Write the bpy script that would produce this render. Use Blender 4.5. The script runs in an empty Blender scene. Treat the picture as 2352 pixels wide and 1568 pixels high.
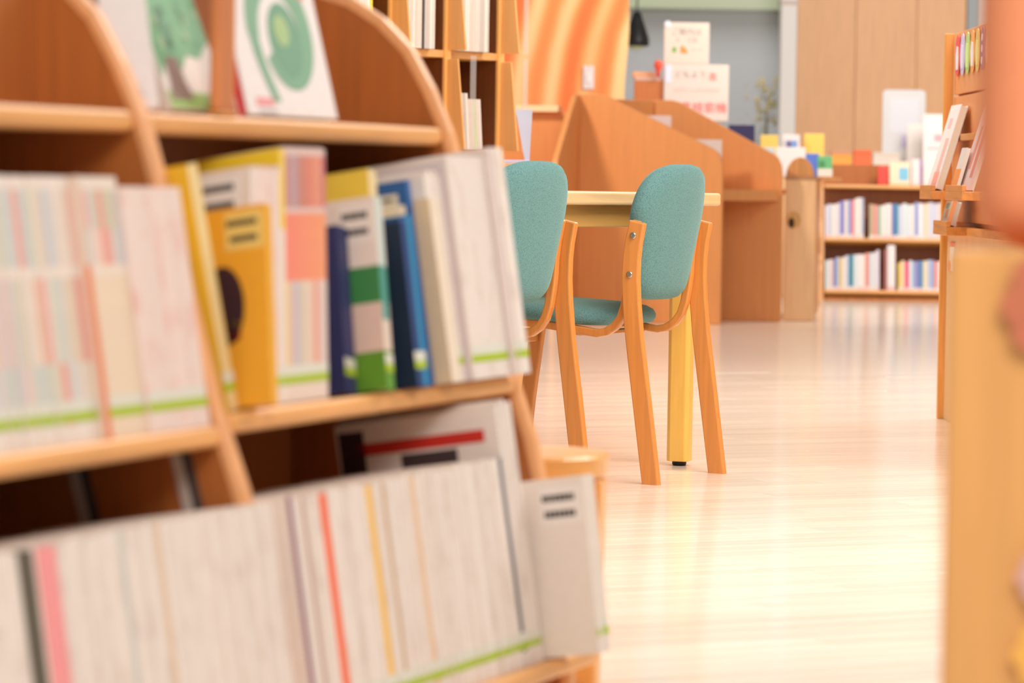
import bpy, math, random
from mathutils import Vector, Matrix
random.seed(7)
SC = bpy.context.scene
COL = SC.collection
# ------------------------------------------------------------------ camera, world, lights, exposure
FPX, EYE, HORIZON, ROLL = 7500.0, 0.743, 420.0, 0.015
cam_d = bpy.data.cameras.new('camera'); cam = bpy.data.objects.new('camera', cam_d); COL.objects.link(cam)
cam_d.sensor_width = 36.0; cam_d.lens = 36.0 * FPX / 2352.0
cam_d.clip_start = 0.05; cam_d.clip_end = 200
PITCH = math.atan((784 - HORIZON) / FPX)
CR = Matrix.Rotation(math.pi / 2 - PITCH, 3, 'X') @ Matrix.Rotation(ROLL, 3, 'Z')
cam.matrix_world = Matrix.Translation((0, 0, EYE)) @ CR.to_4x4()
cam_d.dof.use_dof = True; cam_d.dof.focus_distance = 8.2; cam_d.dof.aperture_fstop = 5.2
SC.camera = cam
SC.view_settings.view_transform = 'Standard'; SC.view_settings.look = 'None'
SC.view_settings.gamma = 1.0; SC.view_settings.use_curve_mapping = False
SC.view_settings.exposure = 0.36
W = bpy.data.worlds.new('world'); SC.world = W; W.use_nodes = True
W.node_tree.nodes['Background'].inputs[0].default_value = (1.0, 0.955, 0.91, 1)
W.node_tree.nodes['Background'].inputs[1].default_value = 0.28

def area(name, loc, target, size, power, color=(1, .93, .85)):
    d = bpy.data.lights.new(name, 'AREA'); d.shape = 'RECTANGLE'
    d.size, d.size_y = size; d.energy = power; d.color = color
    o = bpy.data.objects.new(name, d); COL.objects.link(o); o.location = loc
    o.rotation_euler = (Vector(target) - Vector(loc)).to_track_quat('-Z', 'Y').to_euler()
    return o
area('ceiling_and_fill_light', (0.9, 0.3, 3.0), (0.4, 2.6, 0.3), (2.0, 1.4), 78)  # unseen fill lamp, placed and aimed forward to brighten the nearest fronts
area('ceiling_and_fill_light', (1.7, 6.4, 3.0), (1.2, 6.8, 0), (2.4, 2.0), 142)
area('ceiling_and_fill_light', (0.9, 11.5, 3.0), (0.9, 11.7, 0), (3.0, 2.0), 112)
area('ceiling_and_fill_light', (-0.9, 15.9, 3.0), (0.6, 17.6, 0.6), (0.4, 0.4), 52)
area('ceiling_and_fill_light', (3.0, 18.2, 3.2), (2.8, 25.0, 1.0), (2.5, 1.5), 132)  # unseen fill lamp, added to brighten the back wall
area('courtyard_daylight', (2.0, 27.6, 5.0), (2.0, 31.6, 0.5), (9, 3), 150, (1, .975, .955))

# ------------------------------------------------------------------ helpers: pixels to places
def ray(x, y): return CR @ Vector(((x - 1176) / FPX, -(y - 784) / FPX, -1))
EYEP = Vector((0, 0, EYE))
def at(x, y, Y):
    d = ray(x, y); return EYEP + d * (Y / d.y)
def floor_at(x, y, z=0.0):
    d = ray(x, y); return EYEP + d * ((z - EYE) / d.z)
def lin(c):
    r = []
    for v in c[:3]:
        v /= 255.0
        r.append(v / 12.92 if v <= .04045 else ((v + .055) / 1.055) ** 2.4)
    return tuple(r) + (1,)

# ------------------------------------------------------------------ materials
MATS = {}
def new_mat(name):
    m = bpy.data.materials.new(name); m.use_nodes = True
    return m, m.node_tree.nodes, m.node_tree.links, m.node_tree.nodes['Principled BSDF']
def paint(c, rough=.55, grain=0.05, spec=.35):
    key = ('p', tuple(c), rough)
    if key in MATS: return MATS[key]
    m, n, l, b = new_mat('paint_%d_%d_%d' % tuple(int(v) for v in c[:3]))
    tc = n.new('ShaderNodeTexCoord'); nz = n.new('ShaderNodeTexNoise'); nz.inputs['Scale'].default_value = 60
    l.new(tc.outputs['Object'], nz.inputs['Vector'])
    mx = n.new('ShaderNodeMix'); mx.data_type = 'RGBA'
    base = lin(c)
    mx.inputs['A'].default_value = tuple(v * (1 - grain) for v in base[:3]) + (1,)
    mx.inputs['B'].default_value = tuple(min(1, v * (1 + grain)) for v in base[:3]) + (1,)
    l.new(nz.outputs['Fac'], mx.inputs['Factor']); l.new(mx.outputs['Result'], b.inputs['Base Color'])
    b.inputs['Roughness'].default_value = rough; b.inputs['Specular IOR Level'].default_value = spec
    MATS[key] = m; return m
def wood(c, name, axis='Z', rough=.38, contrast=.16, scale=1.0, coat=0.0, rnd=.06):
    key = ('w', name, axis)
    if key in MATS: return MATS[key]
    m, n, l, b = new_mat(name)
    tc = n.new('ShaderNodeTexCoord'); mp = n.new('ShaderNodeMapping')
    sc = {'X': (1.2, 22, 22), 'Y': (22, 1.2, 22), 'Z': (22, 22, 1.2)}[axis]
    mp.inputs['Scale'].default_value = tuple(v * scale for v in sc)
    oi = n.new('ShaderNodeObjectInfo'); ad = n.new('ShaderNodeVectorMath'); ad.operation = 'ADD'
    l.new(tc.outputs['Object'], ad.inputs[0]); l.new(oi.outputs['Random'], ad.inputs[1])
    l.new(ad.outputs[0], mp.inputs['Vector'])
    nz = n.new('ShaderNodeTexNoise'); nz.inputs['Scale'].default_value = 3; nz.inputs['Detail'].default_value = 5
    nz.inputs['Distortion'].default_value = .6
    l.new(mp.outputs[0], nz.inputs['Vector'])
    cr = n.new('ShaderNodeValToRGB'); base = lin(c)
    cr.color_ramp.elements[0].position = .3; cr.color_ramp.elements[1].position = .7
    cr.color_ramp.elements[0].color = tuple(v * (1 - contrast) for v in base[:3]) + (1,)
    cr.color_ramp.elements[1].color = tuple(min(1, v * (1 + contrast)) for v in base[:3]) + (1,)
    l.new(nz.outputs['Fac'], cr.inputs[0])
    hs = n.new('ShaderNodeHueSaturation'); mr = n.new('ShaderNodeMapRange')
    mr.inputs['To Min'].default_value = 1 - rnd; mr.inputs['To Max'].default_value = 1 + rnd
    l.new(oi.outputs['Random'], mr.inputs['Value']); l.new(mr.outputs[0], hs.inputs['Value'])
    l.new(cr.outputs[0], hs.inputs['Color']); l.new(hs.outputs[0], b.inputs['Base Color'])
    b.inputs['Roughness'].default_value = rough; b.inputs['Coat Weight'].default_value = coat
    b.inputs['Coat Roughness'].default_value = .15
    bp = n.new('ShaderNodeBump'); bp.inputs['Strength'].default_value = .04; bp.inputs['Distance'].default_value = .002
    l.new(nz.outputs['Fac'], bp.inputs['Height']); l.new(bp.outputs[0], b.inputs['Normal'])
    MATS[key] = m; return m
def printed(c, c2, name, amount=.35):
    """paper with faint blocks of print, shifted from one book to the next"""
    key = ('pr', name)
    if key in MATS: return MATS[key]
    m, n, l, b = new_mat(name)
    tc = n.new('ShaderNodeTexCoord'); oi = n.new('ShaderNodeObjectInfo')
    ad = n.new('ShaderNodeVectorMath'); ad.operation = 'ADD'
    mu = n.new('ShaderNodeMath'); mu.operation = 'MULTIPLY'; mu.inputs[1].default_value = 37
    l.new(oi.outputs['Random'], mu.inputs[0]); l.new(tc.outputs['Object'], ad.inputs[0]); l.new(mu.outputs[0], ad.inputs[1])
    mp = n.new('ShaderNodeMapping'); mp.inputs['Scale'].default_value = (8, 8, 20); l.new(ad.outputs[0], mp.inputs['Vector'])
    nz = n.new('ShaderNodeTexNoise'); nz.inputs['Scale'].default_value = 1; nz.inputs['Detail'].default_value = 2
    l.new(mp.outputs[0], nz.inputs['Vector'])
    cr = n.new('ShaderNodeValToRGB'); cr.color_ramp.elements[0].position = .52; cr.color_ramp.elements[1].position = .72
    cr.color_ramp.elements[0].color = (0, 0, 0, 1); cr.color_ramp.elements[1].color = (amount, amount, amount, 1)
    l.new(nz.outputs['Fac'], cr.inputs[0])
    mx = n.new('ShaderNodeMix'); mx.data_type = 'RGBA'
    mx.inputs['A'].default_value = lin(c); mx.inputs['B'].default_value = lin(c2)
    l.new(cr.outputs[0], mx.inputs['Factor'])
    hs = n.new('ShaderNodeHueSaturation'); mr = n.new('ShaderNodeMapRange')
    mr.inputs['To Min'].default_value = .95; mr.inputs['To Max'].default_value = 1.02
    l.new(oi.outputs['Random'], mr.inputs['Value']); l.new(mr.outputs[0], hs.inputs['Value'])
    l.new(mx.outputs['Result'], hs.inputs['Color']); l.new(hs.outputs[0], b.inputs['Base Color'])
    b.inputs['Roughness'].default_value = .5
    MATS[key] = m; return m
def fabric():
    if 'fab' in MATS: return MATS['fab']
    m, n, l, b = new_mat('teal_woven_fabric')
    tc = n.new('ShaderNodeTexCoord'); br = n.new('ShaderNodeTexVoronoi'); br.inputs['Scale'].default_value = 420
    l.new(tc.outputs['Object'], br.inputs['Vector'])
    cr = n.new('ShaderNodeValToRGB'); cr.color_ramp.elements[0].color = lin((112, 152, 150)); cr.color_ramp.elements[1].color = lin((86, 122, 122))
    cr.color_ramp.elements[0].position = .1; cr.color_ramp.elements[1].position = .75
    l.new(br.outputs['Distance'], cr.inputs[0])
    l.new(cr.outputs[0], b.inputs['Base Color'])
    b.inputs['Roughness'].default_value = .9; b.inputs['Sheen Weight'].default_value = .35
    b.inputs['Sheen Tint'].default_value = lin((190, 230, 225)); b.inputs['Specular IOR Level'].default_value = .1
    bp = n.new('ShaderNodeBump'); bp.inputs['Strength'].default_value = .25; bp.inputs['Distance'].default_value = .001
    bp.invert = True
    l.new(br.outputs['Distance'], bp.inputs['Height']); l.new(bp.outputs[0], b.inputs['Normal'])
    MATS['fab'] = m; return m
def metal(c, name, rough=.3):
    if name in MATS: return MATS[name]
    m, n, l, b = new_mat(name)
    b.inputs['Base Color'].default_value = lin(c); b.inputs['Metallic'].default_value = 1; b.inputs['Roughness'].default_value = rough
    MATS[name] = m; return m
def clear(name, tint=(1, 1, 1), gloss=.08, see=.9, rough=.05):
    if name in MATS: return MATS[name]
    m, n, l, b = new_mat(name)
    n.remove(b); out = n['Material Output']
    tr = n.new('ShaderNodeBsdfTransparent'); tr.inputs[0].default_value = tint + (1,)
    gl = n.new('ShaderNodeBsdfGlossy'); gl.inputs['Roughness'].default_value = rough
    df = n.new('ShaderNodeBsdfDiffuse'); df.inputs[0].default_value = tint + (1,)
    m1 = n.new('ShaderNodeMixShader'); m1.inputs[0].default_value = gloss
    m2 = n.new('ShaderNodeMixShader'); m2.inputs[0].default_value = see
    l.new(df.outputs[0], m2.inputs[1]); l.new(tr.outputs[0], m2.inputs[2])
    l.new(m2.outputs[0], m1.inputs[1]); l.new(gl.outputs[0], m1.inputs[2])
    l.new(m1.outputs[0], out.inputs['Surface'])
    MATS[name] = m; return m

M_CASE = wood((222, 152, 84), 'bookcase_maple', 'Z')
M_CASEX = wood((236, 172, 104), 'bookcase_maple_shelf', 'X')
M_PANEL = wood((180, 108, 54), 'bookcase_inner', 'Z', contrast=.10)
M_EDGE = wood((236, 172, 118), 'bookcase_edging', 'Z', contrast=.08)
M_CHAIR = wood((216, 138, 68), 'chair_beech', 'Z', rough=.3, contrast=.1, coat=.3)
M_TABLE = wood((226, 188, 138), 'table_ash', 'X', rough=.3, contrast=.1)
M_LEG = wood((238, 188, 92), 'table_leg_yellow', 'Z', rough=.35, contrast=.05)
M_CARREL = wood((224, 146, 82), 'carrel_laminate', 'Z', rough=.45, contrast=.05)
M_RACK = wood((234, 174, 108), 'rack_laminate', 'Z', rough=.45, contrast=.05)
M_PALE = wood((247, 198, 146), 'pale_maple', 'Z', rough=.5, contrast=.07)
M_WALLW = wood((250, 194, 146), 'wall_veneer', 'Z', rough=.5, contrast=.08, rnd=.05)
M_STEEL = metal((200, 196, 190), 'steel')
WHITE = (240, 232, 224)
M_PAGE = paint((240, 230, 214), .8)
M_WHITEP = printed((240, 229, 221), (190, 160, 145), 'white_spine_print', .30)
M_PINKP = printed((240, 220, 212), (232, 150, 140), 'pinkish_spine_print', .45)
LIME = (176, 202, 40)

# ------------------------------------------------------------------ mesh helpers
class MB:
    def __init__(s): s.v = []; s.f = []; s.m = []; s.mats = []
    def mi(s, m):
        if m not in s.mats: s.mats.append(m)
        return s.mats.index(m)
    def poly(s, pts, faces, m):
        o = len(s.v); s.v += [tuple(p) for p in pts]; k = s.mi(m)
        for f in faces: s.f.append([i + o for i in f]); s.m.append(k)
    def box(s, x0, x1, y0, y1, z0, z1, m):
        s.poly([(x0, y0, z0), (x1, y0, z0), (x1, y1, z0), (x0, y1, z0), (x0, y0, z1), (x1, y0, z1), (x1, y1, z1), (x0, y1, z1)],
               [(3, 2, 1, 0), (4, 5, 6, 7), (0, 1, 5, 4), (1, 2, 6, 5), (2, 3, 7, 6), (3, 0, 4, 7)], m); return s
    def prism(s, pts, a0, a1, m, axis='x'):
        """outline pts (two coordinates) extruded along an axis"""
        n = len(pts)
        def P(a, p):
            return {'x': (a, p[0], p[1]), 'y': (p[0], a, p[1]), 'z': (p[0], p[1], a)}[axis]
        vs = [P(a0, p) for p in pts] + [P(a1, p) for p in pts]
        fs = [list(range(n))[::-1], list(range(n, 2 * n))]
        for i in range(n): fs.append((i, (i + 1) % n, n + (i + 1) % n, n + i))
        s.poly(vs, fs, m); return s
    def hexa(s, bottom, top, m):
        s.poly(list(bottom) + list(top), [(3, 2, 1, 0), (4, 5, 6, 7), (0, 1, 5, 4), (1, 2, 6, 5), (2, 3, 7, 6), (3, 0, 4, 7)], m); return s
    def sweep(s, rings, m, closed=True):
        """rings: list of equal-length vertex loops"""
        n = len(rings[0]); vs = [p for r in rings for p in r]; fs = []
        for a in range(len(rings) - 1):
            for i in range(n):
                j = (i + 1) % n
                fs.append((a * n + i, a * n + j, (a + 1) * n + j, (a + 1) * n + i))
        if closed: fs += [tuple(range(n))[::-1], tuple(range((len(rings) - 1) * n, len(rings) * n))]
        s.poly(vs, fs, m); return s
    def lathe(s, prof, m, seg=28, cx=0, cy=0):
        return s.sweep([[(cx + r * math.cos(2 * math.pi * i / seg), cy + r * math.sin(2 * math.pi * i / seg), z) for i in range(seg)] for r, z in prof], m)
    def mesh(s, name, bevel=0, seg=2, smooth=False, recalc=True):
        me = bpy.data.meshes.new(name); me.from_pydata(s.v, [], s.f)
        for m in s.mats: me.materials.append(m)
        for p, k in zip(me.polygons, s.m): p.material_index = k
        import bmesh
        bm = bmesh.new(); bm.from_mesh(me)
        if recalc: bmesh.ops.recalc_face_normals(bm, faces=bm.faces)
        if bevel:
            es = [e for e in bm.edges if len(e.link_faces) == 2 and e.calc_face_angle(0) > .35]
            bmesh.ops.bevel(bm, geom=es, offset=bevel, segments=seg, affect='EDGES', profile=.5, clamp_overlap=True)
        bm.to_mesh(me); bm.free()
        if smooth:
            for p in me.polygons: p.use_smooth = True
        return me
    def build(s, name, parent=None, bevel=0, seg=2, smooth=False):
        return link(name, s.mesh(name, bevel, seg, smooth), parent)
def link(name, data, parent=None, loc=None, rot=None):
    o = bpy.data.objects.new(name, data); COL.objects.link(o)
    if parent: o.parent = parent
    if loc is not None: o.location = loc
    if rot is not None: o.rotation_euler = rot
    return o
def tag(o, label, cat=None, group=None, kind=None):
    o['label'] = label
    if cat: o['category'] = cat
    if group: o['group'] = group
    if kind: o['kind'] = kind
    return o
def empty(name, loc=(0, 0, 0), rotz=0, rot=None):
    o = bpy.data.objects.new(name, None); COL.objects.link(o); o.location = loc
    o.rotation_euler = rot if rot else (0, 0, rotz); o.empty_display_size = .05
    return o
def struct(o, label=None):
    o['kind'] = 'structure'
    if label: o['label'] = label
    return o
def disc_pts(r, n=28, sx=1, sy=1, cx=0, cy=0):
    return [(cx + r * sx * math.cos(2 * math.pi * i / n), cy + r * sy * math.sin(2 * math.pi * i / n)) for i in range(n)]
def text_obj(name, body, size, mat, parent, loc, rot=(math.pi / 2, 0, 0)):
    c = bpy.data.curves.new(name, 'FONT'); c.body = body; c.size = size; c.extrude = .0004
    c.align_x = 'CENTER'; c.align_y = 'CENTER'; c.materials.append(mat)
    o = link(name, c, parent, loc, rot); bpy.context.view_layer.update()
    me = bpy.data.meshes.new_from_object(o.evaluated_get(bpy.context.evaluated_depsgraph_get()))
    if not me.materials: me.materials.append(mat)
    bpy.data.objects.remove(o); o = link(name, me, parent, loc, rot)
    return o

# ------------------------------------------------------------------ the setting
def floor_material():
    m, n, l, b = new_mat('maple_strip_floor')
    tc = n.new('ShaderNodeTexCoord'); oi = n.new('ShaderNodeObjectInfo')
    mu = n.new('ShaderNodeMath'); mu.operation = 'MULTIPLY'; mu.inputs[1].default_value = 53
    ad = n.new('ShaderNodeVectorMath'); ad.operation = 'ADD'
    l.new(oi.outputs['Random'], mu.inputs[0]); l.new(tc.outputs['Object'], ad.inputs[0]); l.new(mu.outputs[0], ad.inputs[1])
    mp = n.new('ShaderNodeMapping'); mp.inputs['Scale'].default_value = (1.3, 26, 26); l.new(ad.outputs[0], mp.inputs['Vector'])
    nz = n.new('ShaderNodeTexNoise'); nz.inputs['Scale'].default_value = 2.2; nz.inputs['Detail'].default_value = 5
    l.new(mp.outputs[0], nz.inputs['Vector'])
    cr = n.new('ShaderNodeValToRGB'); cr.color_ramp.elements[0].position = .3; cr.color_ramp.elements[1].position = .72
    cr.color_ramp.elements[0].color = lin((243, 226, 206)); cr.color_ramp.elements[1].color = lin((251, 243, 231))
    l.new(nz.outputs['Fac'], cr.inputs[0])
    hs = n.new('ShaderNodeHueSaturation'); mr = n.new('ShaderNodeMapRange')
    mr.inputs['To Min'].default_value = .90; mr.inputs['To Max'].default_value = 1.05
    l.new(oi.outputs['Random'], mr.inputs['Value']); l.new(mr.outputs[0], hs.inputs['Value']); l.new(cr.outputs[0], hs.inputs['Color'])
    l.new(hs.outputs[0], b.inputs['Base Color'])
    b.inputs['Roughness'].default_value = .22; b.inputs['Specular IOR Level'].default_value = .5
    b.inputs['Coat Weight'].default_value = .4; b.inputs['Coat Roughness'].default_value = .12
    bp = n.new('ShaderNodeBump'); bp.inputs['Strength'].default_value = .05; bp.inputs['Distance'].default_value = .003
    l.new(nz.outputs['Fac'], bp.inputs['Height']); l.new(bp.outputs[0], b.inputs['Normal'])
    return m
M_FLOOR = floor_material()
FA = math.radians(25)
fl = MB().box(-14, 14, -8, 34, -.1, -.0006, M_FLOOR).build('floor'); struct(fl, 'pale maple strip floor')
fl.rotation_euler = (0, 0, 0)
plank_meshes = [MB().box(-L / 2 + .0006, L / 2 - .0006, -.0448, .0448, -.0028, 0, M_FLOOR).mesh('plank', bevel=.0004, seg=1) for L in (.75, .9, 1.1)]
cand = []
for r in range(-40, 140):
    xx = -6 + random.random() * .9
    while xx < 12:
        k = random.randrange(3); L = (.75, .9, 1.1)[k]
        cx, cy = xx + L / 2, r * .0902
        px, py = cx * math.cos(FA) - cy * math.sin(FA), cx * math.sin(FA) + cy * math.cos(FA)
        xx += L
        if 4.2 < py < 13 and -.10 * py - .25 < px < .15 * py + .35: cand.append((py, px, k))
cand.sort()
for py, px, k in cand[:298]:
    link('plank', plank_meshes[k], fl, (px, py, 0), (0, 0, FA))

# far wall: wood panels, white column, window, striped partition
WY = 25.0
def X(px, Y, y=200): return at(px, y, Y).x
wall = MB().box(X(1827, WY), 9, WY + .05, WY + .25, 0, 3.2, M_WALLW).build('wall_back'); struct(wall, 'wood-veneered back wall')
xs = [X(1829, WY), X(1964, WY), X(2104, WY), X(2216, WY)]
for a, b_ in zip(xs[:-1], xs[1:]):
    MB().box(0, b_ - a - .003, 0, .05, 0, 3.1, M_WALLW).build('panel', wall, bevel=.004).location = (a, WY, .02)
M_GREY = paint((176, 186, 190), .5)
MB().box(0, .20, 0, .06, 0, 3.1, M_GREY).build('panel', wall).location = (X(2219, WY), WY, .02)
MB().box(0, .10, 0, .07, 0, 3.1, paint(WHITE)).build('panel', wall).location = (X(2246, WY), WY - .01, .02)
cl = MB().box(X(1789, WY - .4), X(1826, WY - .4), WY - .5, WY - .3, 0, 3.2, paint((252, 249, 247))).build('trim_1', bevel=.01)
struct(cl, 'white square column beside the window')
MB().box(X(1787, WY - .4), X(1828, WY - .4), WY - .52, WY - .28, at(1800, 18, WY).z, at(1800, 10, WY).z, paint((226, 208, 200))).build('joint_band', cl)
win = empty('window_1', (0, WY, 0)); struct(win, 'large clear window onto a grey courtyard')
x0, x1 = X(1180, WY), X(1789, WY)
MB().box(x0, x1, -.004, .004, .12, 3.1, clear('window_glass', (.97, .965, .965), .03, .97, .35)).build('pane', win)
MB().box(x0, x1, -.03, .03, .0, .12, paint((226, 224, 220))).build('frame', win, bevel=.004)
cw = MB().box(-9, 14, 32, 32.3, 0, 2.43, paint((198, 200, 204), .8)).build('wall_courtyard'); struct(cw, 'grey wall beyond the window')
cg = MB().box(-9, 14, 31.6, 32.4, 2.45, 4.6, paint((188, 202, 160), .8)).build('trim_2'); struct(cg, 'pale green fascia above the courtyard wall')
gr = MB().box(-9, 14, 25.4, 33, -.05, .0, paint((160, 165, 160), .8)).build('floor_courtyard'); struct(gr, 'courtyard paving')

def stripes_material():
    m, n, l, b = new_mat('orange_wavy_stripes')
    tc = n.new('ShaderNodeTexCoord'); sp = n.new('ShaderNodeSeparateXYZ'); l.new(tc.outputs['Object'], sp.inputs[0])
    def math_(op, a, bb):
        q = n.new('ShaderNodeMath'); q.operation = op
        for i, v in enumerate((a, bb)):
            if isinstance(v, (int, float)): q.inputs[i].default_value = v
            elif v is not None: l.new(v, q.inputs[i])
        return q.outputs[0]
    zz = math_('SUBTRACT', sp.outputs['Z'], 1.15)
    bend = math_('MULTIPLY', math_('POWER', math_('MAXIMUM', zz, 0.0), 1.6), .22)
    nz = n.new('ShaderNodeTexNoise'); nz.inputs['Scale'].default_value = 1.6; l.new(tc.outputs['Object'], nz.inputs['Vector'])
    wob = math_('MULTIPLY', nz.outputs['Fac'], .10)
    u = math_('ADD', math_('SUBTRACT', sp.outputs['X'], bend), wob)
    sn = math_('SINE', math_('MULTIPLY', u, 30.0), None)
    s2 = math_('MULTIPLY', math_('SINE', math_('MULTIPLY', u, 11.3), None), .5)
    v = math_('ADD', math_('MULTIPLY', math_('ADD', sn, s2), .33), .5)
    cr = n.new('ShaderNodeValToRGB'); e = cr.color_ramp.elements
    e[0].position = .1; e[0].color = lin((238, 122, 62)); e[1].position = .9; e[1].color = lin((244, 204, 144))
    x = e.new(.5); x.color = lin((242, 158, 90))
    l.new(v, cr.inputs[0]); l.new(cr.outputs[0], b.inputs['Base Color']); b.inputs['Roughness'].default_value = .7
    return m
MY = 20.2
mb = MB(); xa, xb = X(1120, MY), X(1439, MY); pts = []
zs = [i * .1 for i in range(33)]
pts = [(xa, 0)] + [(xb + .012 * math.sin(z * 7.5 + 1.2), z) for z in zs] + [(xa, 3.2)]
mb.prism(pts, 0, .05, stripes_material(), 'y')
mu = mb.build('striped_partition'); mu.location = (0, MY, 0)
tag(mu, 'tall partition covered in wavy orange and yellow stripes behind the study booths', 'partition')
p = at(1352, 178, MY - .02)
sw = empty('switch_plate', (p.x, MY - .001, p.z)); tag(sw, 'small pale switch plate on the orange striped partition', 'switch')
MB().box(-.034, .034, -.012, 0, -.072, .072, paint((228, 214, 214))).build('plate', sw, bevel=.004)
MB().box(-.012, .012, -.018, -.012, -.03, .03, paint((240, 234, 232))).build('rocker', sw, bevel=.003)

# ------------------------------------------------------------------ books
MESHES = {}
def book(name, label, cat, loc, rot, th, h, w, cover=WHITE, spine=None, bands=None, group=None, lime=False,
         prints=(), cmat=None, thick=.0012, cbands=None, pagec=None):
    """one book: x thickness, y depth (spine at y=0), z height. Parts: cover, pages, labels, printed blocks."""
    r = empty(name, loc, rot=rot); tag(r, label, cat, group)
    key = (round(th, 4), round(h, 3), round(w, 3), tuple(cover), str(spine), str(bands), cmat.name if cmat else '', str(cbands), thick)
    if key not in MESHES:
        mc = cmat or paint(cover); c = thick
        mb = MB()
        for z0, z1, cc in (cbands or [(0, 1, None)]):
            mm = paint(cc) if cc else mc
            mb.box(0, c, 0, w, z0 * h, z1 * h, mm); mb.box(th - c, th, 0, w, z0 * h, z1 * h, mm)
        for z0, z1, cc in (bands or [(0, 1, spine)]):
            mb.box(c, th - c, 0, c, z0 * h, z1 * h, (paint(cc) if isinstance(cc, tuple) else cc) if cc else mc)
        MESHES[key] = (mb.mesh('cover'), MB().box(c, th - c, c, w - .003, .0015, h - .003, M_PAGE).mesh('pages'))
    link('cover', MESHES[key][0], r); link('pages', MESHES[key][1], r)
    if lime:
        k2 = ('lime', round(th, 4))
        if k2 not in MESHES:
            MESHES[k2] = MB().box(.0004, th - .0004, -.0006, 0, 0, .010, paint(LIME)).box(.0004, th - .0004, -.0005, 0, .010, .022, paint((226, 226, 214))).mesh('spine_label')
        link('spine_label', MESHES[k2], r, (0, 0, .022))
    for nm, y0, y1, z0, z1, cc in prints:
        if nm == 'call_label':
            q = MB().box(-.0006, 0, y0, y1, z0, z1, paint(cc)).build('call_label', r)
            hh = z1 - z0
            for row in (.62, .2):
                t = MB(); yy = y0 + (y1 - y0) * .16
                while yy < y1 - (y1 - y0) * .14:
                    ww = random.uniform(.0035, .006)
                    t.box(-.0012, -.0006, yy, yy + ww, z0 + hh * row, z0 + hh * (row + .17), paint((60, 56, 58))); yy += ww + .0012
                t.build('lettering', q)
        elif nm.startswith('oval'):
            MB().prism(disc_pts(1, 28, (y1 - y0) / 2, (z1 - z0) / 2, (y0 + y1) / 2, (z0 + z1) / 2), -.0006, 0, paint(cc), 'x').build('printed_oval', r)
        else:
            MB().box(-.0006, 0, y0, y1, z0, z1, paint(cc)).build(nm, r)
    return r

# ------------------------------------------------------------------ slant-front bookcases
PROFILE_ = [(.02, 0), (.02, .10), (.03, .20), (.078, .40), (.112, .49), (.185, .74), (.207, .81), (.235, .87), (.268, .925), (.31, .965), (.355, .992), (.42, 1.012), (.50, 1.02)]
TILT = math.radians(9)
class Case:
    def __init__(s, origin, rotz, label, ends, shelf_z, depth=.5, group=None, back=.44, front=(-.02, .105, .215), top=None):
        PROFILE = PROFILE_ if top is None else [p for p in PROFILE_ if p[1] < top] + [(.24, top)]
        s.o = Vector(origin); s.rz = rotz; s.front = front; s.shelf_z = shelf_z
        s.root = empty('bookcase', origin, rotz); tag(s.root, label, 'bookcase', group)
        for t in ends:
            sp = MB().prism([(d + .008, z) for d, z in PROFILE[:-1]] + [(PROFILE[-1][0], PROFILE[-1][1] - .008), (depth, 0)], t - .011, t + .011, M_PANEL).build('side_panel', s.root, bevel=.003)
            rings = []
            for i, (d, z) in enumerate(PROFILE):
                a, b = PROFILE[max(0, i - 1)], PROFILE[min(len(PROFILE) - 1, i + 1)]
                L = math.hypot(b[0] - a[0], b[1] - a[1]); nd, nz = (b[1] - a[1]) / L, -(b[0] - a[0]) / L
                rings.append([(t + x_, d + nd * w_, z + nz * w_) for x_, w_ in ((-.0125, .014), (-.0125, .005), (-.008, .0005), (0, -.001), (.008, .0005), (.0125, .005), (.0125, .014))])
            MB().sweep(rings, M_EDGE).build('edge_band', sp)
        for i, (a, b) in enumerate(zip(ends[:-1], ends[1:])):
            a, b = a + .012, b - .012
            MB().box(a, b, back, back + .02, .03, .80 if top is None else top + .10, M_PANEL).build('back_panel', s.root)
            if top is None: MB().box(a, b, (.345, .42)[i], (.345, .42)[i] + .018, shelf_z[i][2] + .0005, 1.0, M_PANEL).build('back_panel', s.root)
            MB().box(a, b, .06, .08, .0, shelf_z[i][0] - .05, M_CASE).build('kickboard', s.root)
            for k, (d, z) in enumerate(zip(front, shelf_z[i])):
                tl = TILT if k < 2 else 0.0
                ln = (back - .005 - d) / math.cos(tl)
                sh = MB().box(a + .002, b - .002, 0, ln, -.024, 0, M_CASEX).build('shelf', s.root, bevel=.009, seg=3)
                sh.location = (0, d, z); sh.rotation_euler = (-tl, 0, 0)
    def world(s, t, d, z):
        c, q = math.cos(s.rz), math.sin(s.rz)
        return s.o + Vector((t * c - d * q, t * q + d * c, z))
    def book_loc(s, bay, k, t, q):
        """on shelf k of a bay, q metres behind the shelf's front edge along its slope"""
        tl = TILT if k < 2 else 0
        return s.world(t, s.front[k] + q * math.cos(tl), s.shelf_z[bay][k] - q * math.sin(tl) + .0004), (-tl, 0, s.rz)
TH = math.radians(22)
NEAR = Case((.1226, 4.4, 0), math.pi / 2 - TH, 'long maple bookcase with arched side panels, packed with white magazines',
            [-1.76, -.905, -.04], [(.128, .473, .817), (.128, .485, .816)])
UV, NV = Vector((math.sin(TH), math.cos(TH), 0)), Vector((math.cos(TH), -math.sin(TH), 0))
def T(x, y, d):
    r = ray(x, y); O = NEAR.o; k = ((O - NV * d - EYEP).dot(NV)) / r.dot(NV)
    p = EYEP + r * k; return (p - O).dot(UV)
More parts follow.
